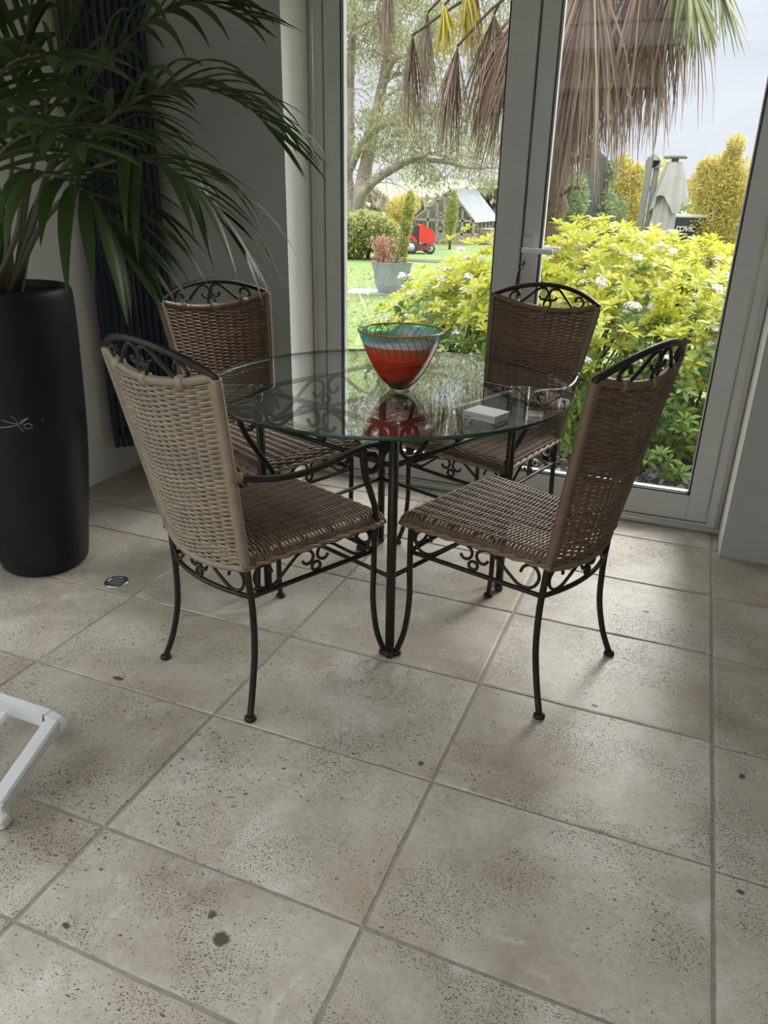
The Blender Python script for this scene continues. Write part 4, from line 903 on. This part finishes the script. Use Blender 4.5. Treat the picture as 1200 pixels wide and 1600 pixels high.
# ---- shrubs at the far edge of the lawn
g1 = gnd(575, 405); Y1 = g1.y
shrub('autumn_shrub', 'rounded olive shrub with a dark forked stem at the lawn edge', 'shrub', g1, MT['shrub'], [(at(590, 365, Y1), (.62, .6, .5), 2600), (at(606, 380, Y1+.3), (.35, .4, .42), 900), (at(570, 352, Y1+.2), (.5, .5, .4), 1300)], .13, .07, [(g1, at(577, 390, Y1), at(590, 360, Y1)), (g1, at(580, 388, Y1), at(604, 375, Y1)), (g1, at(572, 388, Y1), at(560, 360, Y1))], .06)
g2 = gnd(540, 403)
shrub('rosy_shrub', 'olive shrub with a few pink blooms beside the left door frame, at the lawn edge', 'shrub', g2, MT['shrub'], [(at(548, 370, g2.y-.3), (.6, .6, .62), 2600), (at(520, 372, g2.y), (.8, .6, .6), 1600)], .13, .07, [(g2, at(545, 380, g2.y))], .05)
b = MB(); b.box(-6, -.35, -.05, 6, .5, .02); bed = struct(b.build('shrub_bed', MT['bedsoil'], None, (g1.x-2.2, g1.y+.2, gz(g1.y)+.0)))
# ---- golden feathery tree left of the greenhouse
gy = gnd(618, 396); Yg = gy.y+1.5
shrub('golden_cypress', 'golden feathery conifer behind the grey square planter', 'conifer', (at(625, 385, Yg).x, Yg, gz(Yg)), MT['golden'], [(at(628, 325, Yg), (.55, .5, .42), 1400), (at(618, 330, Yg), (.3, .4, .3), 500), (at(640, 318, Yg), (.35, .4, .35), 600), (at(625, 350, Yg), (.25, .25, .35), 400)], .10, .035, [((at(625, 385, Yg).x, Yg, gz(Yg)), at(630, 330, Yg))], .04, upb=.7)
# ---- ride-on mower
gm = gnd(653, 396); Dm = math.hypot(gm.x, gm.y); u_ = Dm/1147.8*1.07
mw = empty('ride_on_mower', gm, YAW+.12); tag(mw, 'red ride-on mower parked on the lawn in front of the greenhouse', 'mower')
X = lambda p: (p-653)*u_
Z = lambda p: (396-p)*u_
b = MB()
hp = [(X(652), Z(379)), (X(652), Z(360)), (X(655), Z(358)), (X(668), Z(364)), (X(673), Z(369)), (X(674), Z(381)), (X(670), Z(383)), (X(658), Z(382))]
def prism(b, poly, y0, y1, mi=0, inset=.0):
    n = len(poly); vs = [(x, y0, z) for x, z in poly]+[(x, y1, z) for x, z in poly]
    b.add(vs, [(j, (j+1) % n, n+(j+1) % n, n+j) for j in range(n)]+[tuple(range(n-1, -1, -1)), tuple(n+j for j in range(n))], mi, False)
prism(b, hp, -.3, .3); b.build('hood', MT['red'], mw)
for (cx_, cz_, r, wd, ys) in ((X(640), Z(387), 9.5*u_, .2, (-.42, .42)), (X(667), Z(389), 7*u_, .14, (-.38, .38))):
    for y in ys:
        b = MB(); b.tube([(cx_, y-wd/2, cz_), (cx_, y-wd/2+.03, cz_), (cx_, y+wd/2-.03, cz_), (cx_, y+wd/2, cz_)], [r*.85, r, r, r*.85], 20); o = b.build('wheel', MT['tyre'], mw)
        b = MB(); b.tube([(cx_, y-wd/2-.01, cz_), (cx_, y+wd/2+.01, cz_)], r*.55, 16); b.build('hub', MT['hub'], o)
b = MB(); prism(b, [(X(614), Z(376)), (X(620), Z(371)), (X(640), Z(370)), (X(648), Z(377)), (X(649), Z(384)), (X(646), Z(380)), (X(640), Z(376)), (X(614), Z(380))], -.45, .45); b.build('rear_fender', MT['red'], mw)
b = MB(); prism(b, [(X(628), Z(358)), (X(632), Z(357)), (X(634), Z(369)), (X(643), Z(369)), (X(643), Z(372)), (X(629), Z(372))], -.24, .24); b.build('seat', MT['black'], mw)
b = MB(); prism(b, [(X(645), Z(384)), (X(646), Z(362)), (X(651), Z(359)), (X(653), Z(384))], -.22, .22); b.tube([(X(648), 0, Z(362)), (X(645.5), 0, Z(355))], .02, 8); b.build('dashboard', MT['black'], mw)
b = MB(); b.tube([(X(645)+.02*math.cos(a), .18*math.sin(a), Z(355)+.10*math.cos(a)) for a in np.linspace(0, 2*PI, 17)[:-1]], .015, 6, closed=True); b.build('steering_wheel', MT['black'], mw)
b = MB(); prism(b, [(X(643), Z(386)), (X(668), Z(384)), (X(668), Z(390)), (X(645), Z(392))], -.46, .46); b.build('cutting_deck', mat('dark_red_deck', (.20, .03, .03), .5), mw)
b = MB(); b.box(X(606), -.4, Z(392), X(622), .4, Z(374), .03); b.build('grass_collector', MT['black'], mw)
# ---- greenhouse
GY = 36.; A = at(646, 342.5, GY); B_ = at(740.5, 342.5, GY); AP = at(704.7, 297, GY); base = gz(GY); sc_ = (B_.x-A.x)
gh = empty('greenhouse', (A.x, GY, base)); tag(gh, 'timber framed glass greenhouse with a pale gabled roof beyond the mower', 'greenhouse')
ex = Vector((1, 0, 0)); wid = (B_.x-A.x); eh = A.z-base; rh = AP.z-base; ey = Vector((-ex.y, ex.x, 0)); dep = 36*((at(740.7, 342.7, 36.).x/at(775, 342.7, 36.).x)-1); ay = (AP.x-A.x)
P3 = lambda x, y, z: ex*x+ey*y+Vector((0, 0, z))
b = MB(); t = .10
for y in (0, dep):
    for x in (0, wid*.25, wid*.40, wid*.52, wid*.64, wid*.82, wid):
        top_ = eh+(rh-eh)*(x/ay if x < ay else (wid-x)/(wid-ay)); b.beam(P3(x, y, 0), P3(x, y, top_), t, t)
    b.beam(P3(0, y, eh), P3(wid, y, eh), t, t); b.beam(P3(0, y, .45), P3(wid, y, .45), t, t); b.beam(P3(0, y, eh), P3(ay, y, rh), t, t); b.beam(P3(wid, y, eh), P3(ay, y, rh), t, t)
for x in (0, wid):
    for k in range(7): b.beam(P3(x, dep*k/6, 0), P3(x, dep*k/6, eh), t*.8, t*.8)
    b.beam(P3(x, 0, eh), P3(x, dep, eh), t, t); b.beam(P3(x, 0, .45), P3(x, dep, .45), t, t)
b.beam(P3(ay, 0, rh), P3(ay, dep, rh), t, t)
b.build('timber_frame', MT['gh_frame'], gh)
b = MB()
for y in (0, dep): b.add([P3(0, y, .4), P3(wid, y, .4), P3(wid, y, eh), P3(ay, y, rh), P3(0, y, eh)], [(0, 1, 2, 3, 4)], 0, False)
for x in (0, wid): b.add([P3(x, 0, .4), P3(x, dep, .4), P3(x, dep, eh), P3(x, 0, eh)], [(0, 1, 2, 3)], 0, False)
b.build('glazing', MT['gh_glass'], gh)
b = MB()
for y in (0, dep): b.beam(P3(0, y, .2), P3(wid, y, .2), .08, .4)
for x in (0, wid): b.beam(P3(x, 0, .2), P3(x, dep, .2), .08, .4)
b.build('base_wall', MT['gh_frame'], gh)
b = MB(); b.add([P3(wid+.1, -.1, eh-.03), P3(wid+.1, dep+.1, eh-.03), P3(ay, dep+.1, rh+.06), P3(ay, -.1, rh+.06), P3(wid+.1, -.1, eh-.08), P3(wid+.1, dep+.1, eh-.08), P3(ay, dep+.1, rh+.01), P3(ay, -.1, rh+.01)], [(0, 1, 2, 3), (7, 6, 5, 4), (0, 3, 7, 4), (1, 5, 6, 2), (0, 4, 5, 1), (3, 2, 6, 7)], 0, False)
for k in range(19): y = -.1+(dep+.2)*k/18; b.beam(P3(wid+.1, y, eh+.0), P3(ay, y, rh+.09), .06, .05)
b.build('roof_panel', MT['gh_roof'], gh)
b = MB()
for k in range(7): y = dep*k/6; b.beam(P3(0, y, eh), P3(ay, y, rh), .07, .07)
b.add([P3(-.05, 0, eh), P3(ay, 0, rh), P3(ay, dep, rh), P3(-.05, dep, eh)], [(0, 1, 2, 3)], 1, False); b.build('roof_panel', [MT['gh_frame'], MT['gh_glass']], gh)
b = MB(); b.beam(P3(wid*.415, -.06, 0), P3(wid*.415, -.06, eh+.35), .1, .05); b.beam(P3(wid*.52, -.06, 0), P3(wid*.52, -.06, eh+.35), .1, .05)
for z in (.05, .7, 1.2, eh+.3): b.beam(P3(wid*.415, -.06, z), P3(wid*.52, -.06, z), .05, .09)
b.build('greenhouse_door', MT['gh_frame'], gh)
cr = empty('wooden_crate', Vector((A.x, GY, base))+P3(wid+.35, 1.4, .0)); tag(cr, 'orange-brown wooden crate stack standing against the greenhouse side', 'crate')
b = MB(); b.box(-.25, -.55, 0, .25, .55, eh*.62, .02); b.build('crate_body', MT['terra'], cr)
b = MB()
for z in np.linspace(.15, eh*.58, 5): b.box(-.28, -.58, z, .28, .58, z+.09)
b.build('crate_slat', MT['gh_frame'], cr)
# conifer by the greenhouse
Yc = 30.; cbse = Vector((at(703, 380, Yc).x, Yc, gz(Yc)))
shrub('columnar_conifer', 'narrow yellow-green conifer standing in front of the greenhouse gable', 'conifer', cbse, MT['limegold'], [(at(704, 360, Yc), (.17, .17, .5), 500), (at(706, 335, Yc), (.20, .2, .5), 600), (at(709, 315, Yc), (.12, .12, .4), 300)], .13, .05, [(cbse, at(706, 330, Yc))], .06, upb=1.)
# ---- big eucalyptus
TY = 40.; tbse = Vector((at(548, 345, TY).x, TY, gz(TY))); eu = empty('eucalyptus_tree', tbse); tag(eu, 'huge pale-barked tree with drooping grey-green leaves behind the lawn', 'tree')
pxm = 40/math.cos(YAW*.9)/1147.8*1.02
br = [([(545, 352), (543, 320), (540, 290), (541, 255), (544, 220), (545, 185), (546, 150), (548, 100), (552, 40), (556, -40), (560, -120)], 15, 2), ([(562, 352), (560, 320), (568, 280), (578, 230), (588, 180), (598, 130), (606, 80), (612, 20), (616, -60), (622, -140)], 13, 2),
      ([(556, 335), (562, 310), (575, 292), (595, 276), (620, 262), (645, 250), (672, 240)], 9, 1.5), ([(548, 262), (560, 235), (575, 212), (595, 198), (625, 186), (665, 176), (700, 178), (735, 190), (765, 205)], 6, 1), ([(602, 118), (610, 102), (622, 90), (645, 84), (672, 82)], 5, 1),
      ([(600, 130), (615, 118), (640, 115), (670, 120)], 4, .8), ([(612, 20), (595, -2), (570, 0), (545, -8)], 4, .8), ([(604, 90), (598, 50), (588, 30), (560, 42), (540, 42)], 4, .8), ([(588, 180), (605, 150), (635, 140), (650, 175), (668, 200)], 3, .8), ([(650, 250), (690, 252), (735, 262), (780, 262)], 4, .8), ([(730, 190), (770, 175), (800, 160)], 3, .8), ([(616, -60), (660, -110), (720, -130)], 6, 1), ([(556, -40), (500, -100), (450, -120)], 6, 1), ([(545, 180), (510, 140), (470, 120), (430, 130)], 6, 1)]
tips = []
for bi, (pl, r0, r1) in enumerate(br):
    dY = [0, .8, -1.5, -2.5, -1, .6, 1, -1, .5, -2, -2.5, 1.5, .5, -1][bi]; K = len(pl)
    pp = smooth([at(u, v, TY+dY*i/(K-1))-tbse for i, (u, v) in enumerate(pl)], 5); k = len(pp)
    b = MB(); b.tube(pp, [pxm*(r0+(r1-r0)*i/(k-1))*(1+.05*math.sin(i*1.9)) for i in range(k)], 10); b.build('trunk' if bi < 2 else 'branch', MT['bark'], eu)
    tips += [pp[i] for i in range(k//3, k, 2) if bi > 1 or i > k*.6]
b = MB()
for t_ in tips:
    for _ in range(3):
        d = Vector((random.gauss(0, 1), random.gauss(0, 1), random.gauss(.1, .5))); b.tube(smooth([t_, t_+d*.7+Vector((0, 0, .2)), t_+d*1.4-Vector((0, 0, .3))], 3), [.035, .03, .025, .02, .016, .012, .008], 5)
b.build('twigs', MT['bark'], eu)
cl = []
crown = [(550, 60, 40, 60), (575, 60, 30, 40), (540, 100, 20, 30), (600, 40, 30, 40), (640, 30, 40, 50), (640, 150, 40, 40), (610, 180, 40, 30), (660, 100, 30, 40), (650, 190, 45, 25), (690, 170, 40, 30), (640, 225, 50, 25), (690, 215, 45, 28), (660, 255, 45, 22), (720, 245, 40, 28), (740, 200, 40, 25), (770, 225, 30, 30), (780, 180, 25, 30), (755, 270, 35, 18), (700, 280, 40, 15), (690, 50, 40, 50), (740, 80, 40, 50), (740, 140, 35, 30), (620, -40, 60, 50), (560, -60, 60, 50), (700, -60, 70, 60), (640, -140, 80, 60), (720, -180, 90, 60), (540, -150, 70, 60), (470, 20, 50, 60), (460, -80, 60, 60), (440, 130, 50, 40), (800, 40, 40, 60), (820, -60, 60, 60), (620, 270, 25, 15), (600, 225, 22, 14)]
for (u, v, rx, rz) in crown:
    c = np.array(at(u, v, TY+random.uniform(-3, 3))-tbse)
    ncl = max(3, int(rx*rz/150))
    for _ in range(ncl):
        cc = c+RNG.normal(size=3)*np.array([rx*pxm*.55, 1.6, rz*pxm*.55])
        n_ = 105; cl.append(cc+RNG.normal(size=(n_, 3))*np.array([.42, .5, .34]))
C = np.concatenate(cl); D = RNG.normal(size=C.shape)*.6; D[:, 2] -= .8
leaves('foliage', C, D, .22, .07, MT['euc'], eu, droop=.2)
# ---- distance: hedge line, hill
def bank(name, label, Y0, x0, x1, zt, n, m, ln, kind='hedge', dep=3.):
    e = empty(name, ((x0+x1)/2, Y0, gz(Y0))); tag(e, label, kind); xs_ = RNG.uniform(x0, x1, n); hgt = zt*(.75+.25*np.sin(xs_*.35)+.12*np.sin(xs_*1.1))
    C = np.stack([xs_-(x0+x1)/2, RNG.normal(size=n)*dep*.4, RNG.uniform(0, 1, n)**.7*hgt], 1); D = RNG.normal(size=(n, 3)); D[:, 2] += .4; leaves('foliage', C, D, ln, ln*.6, m, e); return e
bank('hedge', 'brownish distant hedge line behind the greenhouse and the big tree', 62, -48, -8, 3.6, 9000, MT['hedge'], .8)
bank('far_hedge', 'far green hedge seen behind the yellow conifers and parasol', 50, -9, 12, 3.4, 5000, MT['olive'], .7)
b = MB(); vs = []; fs = []
nh = 60
for j, (Y, k) in enumerate(((120, 0), (150, .5), (190, 1.), (260, .9))):
    for i in range(nh): x = -220+420*i/(nh-1); vs.append((x, Y, gz(90)-1+k*(6.5+1.6*math.sin(i*.35)+.8*math.sin(i*.9+1))*max(0, min(1, (90-x)/120))))
for j in range(3):
    for i in range(nh-1): fs.append((j*nh+i, j*nh+i+1, (j+1)*nh+i+1, (j+1)*nh+i))
b.add(vs, fs); struct(b.build('distant_hill', MT['hill']))
# ---- right side: green shrub, golden conifers, parasols, tub, building
Ys = 9.5
shrub('green_shrub', 'loose green shrub left of the dark covered parasol', 'shrub', (at(880, 330, Ys).x, Ys, gz(Ys)), MT['olive'], [(at(880, 310, Ys), (.28, .3, .28), 1500), (at(868, 325, Ys), (.22, .3, .3), 800), (at(892, 290, Ys), (.16, .2, .16), 350), (at(882, 272, Ys), (.10, .1, .08), 120)], .06, .03, [((at(880, 330, Ys).x, Ys, gz(Ys)), at(882, 300, Ys), at(884, 268, Ys)), ((at(880, 330, Ys).x, Ys, gz(Ys)), at(890, 300, Ys), at(898, 280, Ys))], .012)
Yc = 15.
shrub('golden_conifer', 'bright yellow conifer between the dark covered parasol and the grey mast', 'conifer', (at(968, 360, Yc).x, Yc, gz(Yc)), MT['golden'], [(at(970, 325, Yc), (.42, .5, .5), 6000), (at(975, 290, Yc), (.34, .4, .4), 3200), (at(972, 265, Yc), (.16, .2, .25), 1000), (at(998, 275, Yc), (.12, .15, .2), 500), (at(945, 320, Yc), (.25, .3, .3), 1600), (at(1035, 290, Yc+.6), (.2, .2, .5), 1000), (at(970, 360, Yc), (.5, .5, .6), 3000)], .062, .024, None, .05, lo=.35, upb=.8)
shrub('dark_green_shrub', 'blue-green shrub beside the dark covered parasol', 'shrub', (at(950, 340, 12.).x, 12., gz(12.)), MT['olive'], [(at(955, 335, 12.), (.2, .25, .25), 700), (at(950, 300, 12.), (.07, .1, .3), 200), (at(957, 265, 12.), (.07, .1, .12), 120)], .07, .035, [((at(950, 340, 12.).x, 12., gz(12.)), at(948, 300, 12.), at(960, 258, 12.))], .012)
Yc = 13.5
shrub('tall_golden_conifer', 'tall feathery yellow-green conifer near the right door frame', 'conifer', (at(1120, 380, Yc).x, Yc, gz(Yc)), MT['golden'], [(at(1120, 340, Yc), (.45, .5, .55), 6400), (at(1118, 295, Yc), (.42, .4, .35), 4000), (at(1125, 270, Yc), (.35, .3, .25), 2000), (at(1148, 300, Yc), (.28, .3, .5), 2000), (at(1150, 228, Yc), (.13, .15, .15), 600), (at(1143, 250, Yc), (.12, .15, .2), 500), (at(1105, 262, Yc), (.15, .15, .15), 500), (at(1120, 385, Yc), (.45, .5, .5), 3000), (at(1180, 340, Yc), (.5, .5, .7), 3000)], .06, .02, [((at(1120, 380, Yc).x, Yc, gz(Yc)), at(1125, 330, Yc), at(1130, 290, Yc), at(1148, 225, Yc)), ((at(1120, 380, Yc).x, Yc, gz(Yc)), at(1110, 325, Yc), at(1095, 300, Yc))], .035, lo=.3, upb=.6)
# covered parasol
Yp = 12.; cp = at(918, 345, Yp); ctop = at(934, 240, Yp)
cv = empty('covered_parasol', (cp.x, Yp, gz(Yp))); tag(cv, 'closed parasol in a dark grey-green cover standing behind the bush', 'parasol')
b = MB(); n = 24; rows_ = 16; vs = []
wdx = 31*px*0+.20; z0_, z1_ = .55, ctop.z-gz(Yp)+.05
for k in range(rows_+1):
    q = k/rows_; z = z0_+(z1_-z0_)*q; w_ = .21-.03*q
    for j in range(n):
        a = 2*PI*j/n; rr_ = 1+.06*math.sin(a*5+q*6)+.05*math.sin(a*3-q*9); dz = (.10*(-math.cos(a)) if k == rows_ else 0)
        vs.append((w_*rr_*math.cos(a)+.04*q, w_*.75*rr_*math.sin(a), z+dz*(-.0 if k < rows_ else 1)-(.05*math.cos(a)*(k >= rows_-2))))
b.add(vs, [(k*n+j, k*n+(j+1) % n, (k+1)*n+(j+1) % n, (k+1)*n+j) for k in range(rows_) for j in range(n)]+[tuple(range(n-1, -1, -1)), tuple(rows_*n+j for j in range(n))]); b.build('cover', MT['cover'], cv)
b = MB(); b.tube([(0, 0, 0), (0, 0, z0_+.1)], .03, 10); b.lathe([(.3, 0), (.3, .05), (.05, .07)], 24); b.build('parasol_pole', MT['mast'], cv)
# cantilever parasol: double mast + folded canopy
Yq = 12.5; mt = at(1021, 245, Yq); um = empty('cantilever_parasol', (mt.x, Yq, gz(Yq))); tag(um, 'closed pale canvas parasol beside its grey double mast, behind the bush', 'parasol')
zt = mt.z-gz(Yq); um_px = 12.5/1147.8*1.05
b = MB(); b.beam((-.075, 0, 0), (-.035, 0, zt), .13, .09, .01); b.build('mast', MT['mast'], um)
b = MB(); b.beam((.05, .03, 0), (.065, .03, zt-.02), .07, .08, .01); b.build('mast', MT['mast'], um)
b = MB(); b.tube([(.012, -.06, zt-.06), (.012, .08, zt-.06)], .088, 16); b.box(-.095, -.06, zt-.15, .11, .08, zt-.04, .01); b.build('mast_cap', MT['mast'], um)
ux = at(1055, 250, Yq).x-mt.x; ztop = at(1055, 255, Yq).z-gz(Yq)
b = MB()
def drape(b, z0, z1, r0, r1, n=72, folds=9, amp=.24, rows=18, lean=-.10, hem=.0, ph=0.):
    vs = []
    for k in range(rows+1):
        q = k/rows; zz = z1+(z0-z1)*q; rr_ = r0+(r1-r0)*q**.75
        for j in range(n):
            a = 2*PI*j/n; f = 1+amp*(.3+.7*q)*(math.sin(a*folds+ph+q*1.2)*.7+.3*math.sin(a*4+ph*2)); vs.append((ux+lean*q+rr_*f*math.cos(a), rr_*f*math.sin(a), zz+hem*q*math.sin(a*3+ph)))
    b.add(vs, [(k*n+j, (k+1)*n+j, (k+1)*n+(j+1) % n, k*n+(j+1) % n) for k in range(rows) for j in range(n)])
drape(b, ztop-1.7, ztop, .10, .21); o = b.build('canopy', MT['parasol'], um)
b = MB(); drape(b, ztop-.55, ztop+.01, .11, .235, hem=.12, amp=.17, ph=1.3, lean=-.01); b.build('canopy_valance', MT['parasol'], um)
b = MB(); b.box(ux-.16, -.13, ztop+.06, ux+.16, .13, ztop+.10, .015); b.tube([(ux, 0, ztop-.05), (ux, 0, ztop+.07)], .05, 12); b.build('finial', MT['mast'], um)
b = MB(); b.tube([(ux-.09, 0, 0), (ux-.09, 0, ztop)], .028, 10); b.lathe([(.35, 0), (.35, .06), (.05, .08)], 24, (ux*.4, 0, 0)); b.build('base', MT['mast'], um)
# black tapered tub with script lettering
Yt = 13.2; t0 = at(1062, 372, Yt); t1 = at(1105, 337, Yt); tl = at(1030, 337, Yt); tbx = empty('tapered_tub', ((tl.x+t1.x)/2, Yt+.3, gz(Yt))); tag(tbx, 'black tapered tub with pale rim and white script lettering, right of the parasol', 'tub')
zt = t1.z-gz(Yt); hw_ = (t1.x-tl.x)/2
b = MB(); zb_ = zt-.52
vs = []
for z, w_, d_ in ((zb_, hw_*.52, .2), (zt-.03, hw_, .3)): vs += [(-w_, -d_, z), (w_, -d_, z), (w_, d_, z), (-w_, d_, z)]
b.add(vs, [(0, 1, 5, 4), (1, 2, 6, 5), (2, 3, 7, 6), (3, 0, 4, 7), (4, 5, 6, 7), (3, 2, 1, 0)], 0, False); b.build('tub_body', MT['tub'], tbx)
b = MB(); b.box(-hw_-.01, -.31, zt-.035, hw_+.01, .31, zt+.01, .01); b.build('rim', MT['tubrim'], tbx)
b = MB(); b.beam((-.2, 0, 0), (-.12, 0, zb_+.01), .05, .05); b.beam((.2, 0, 0), (.12, 0, zb_+.01), .05, .05); b.build('stand', MT['black'], tbx)
fc = bpy.data.curves.new('lettering', 'FONT'); fc.body = 'rovic'; fc.size = .17; fc.shear = .25; fc.extrude = .003; fc.space_character = .85
fo = bpy.data.objects.new('lettering', fc); COL.objects.link(fo); bpy.context.view_layer.update()
me = bpy.data.meshes.new_from_object(fo.evaluated_get(bpy.context.evaluated_depsgraph_get())); bpy.data.objects.remove(fo)
me.materials.clear(); me.materials.append(MT['letter']); fo = bpy.data.objects.new('lettering', me); COL.objects.link(fo); fo.parent = tbx
fo.rotation_euler = (PI/2+.19, 0, 0); fo.location = (-.09, -.292, zt-.235)
# low building far right
Yb = 60.; bl = empty('outbuilding', (at(1040, 320, Yb).x, Yb, gz(Yb))); tag(bl, 'long low pale grey building far behind the parasol', 'building')
zr = at(1040, 279, Yb).z-gz(Yb); b = MB(); b.box(-3.5, 0, 0, 5, 6, zr-.5); b.build('wall', MT['render'], bl)
b = MB(); b.box(-3.8, -.4, zr-.5, 5.3, 6.4, zr-.05); b.build('roof', MT['roof'], bl)
# ================================================================== LIGHT
wd = bpy.data.worlds.new('world'); S.world = wd; wd.use_nodes = True; nt = wd.node_tree; nt.nodes.clear()
out = nt.nodes.new('ShaderNodeOutputWorld'); bg = nt.nodes.new('ShaderNodeBackground'); tc = nt.nodes.new('ShaderNodeTexCoord')
sx = N(nt, 'SeparateXYZ'); L(nt, tc.outputs['Generated'], sx.inputs[0])
r = ramp(nt, [(0., (.30, .30, .28)), (.499, (.55, .55, .53)), (.501, (.72, .745, .79)), (.56, (.655, .685, .76)), (.61, (.68, .715, .785)), (.67, (1.5, 1.54, 1.6)), (.77, (2.7, 2.74, 2.8)), (1., (3.4, 3.45, 3.5))])
mr = N(nt, 'MapRange'); mr.inputs[1].default_value = -1; mr.inputs[2].default_value = 1; L(nt, sx.outputs[2], mr.inputs[0]); L(nt, mr.outputs[0], r.inputs[0])
mp = N(nt, 'Mapping'); mp.inputs['Scale'].default_value = (1, 1, 3.5); L(nt, tc.outputs['Generated'], mp.inputs[0])
n = N(nt, 'TexNoise', Scale=3.5, Detail=5., Roughness=.55); L(nt, mp.outputs[0], n.inputs['Vector'])
r2 = ramp(nt, [(.3, (.93, .94, .96)), (.7, (1.07, 1.06, 1.04))]); L(nt, n.outputs[0], r2.inputs[0])
mx = N(nt, 'MixRGB', blend_type='MULTIPLY', Fac=1.); L(nt, r.outputs[0], mx.inputs[1]); L(nt, r2.outputs[0], mx.inputs[2])
L(nt, mx.outputs[0], bg.inputs[0]); bg.inputs[1].default_value = 1.0; L(nt, bg.outputs[0], out.inputs[0])
sl = bpy.data.lights.new('overcast_sun', 'SUN'); sl.energy = 6.; sl.angle = math.radians(42); sl.color = (1, .97, .92)
so_ = bpy.data.objects.new('overcast_sun', sl); COL.objects.link(so_); so_.location = (3, 9, 9)
so_.rotation_euler = Vector((-.24, -.72, -.56)).normalized().to_track_quat('-Z', 'Y').to_euler()
vs_ = S.view_settings; vs_.view_transform = 'Standard'; vs_.look = 'None'; vs_.exposure = .30; vs_.gamma = 1.; vs_.use_curve_mapping = False
cy = S.cycles; cy.max_bounces = 10; cy.diffuse_bounces = 5; cy.glossy_bounces = 5; cy.transparent_max_bounces = 24; cy.transmission_bounces = 6; cy.use_denoising = True; cy.caustics_reflective = False; cy.caustics_refractive = False; cy.sample_clamp_indirect = 6.
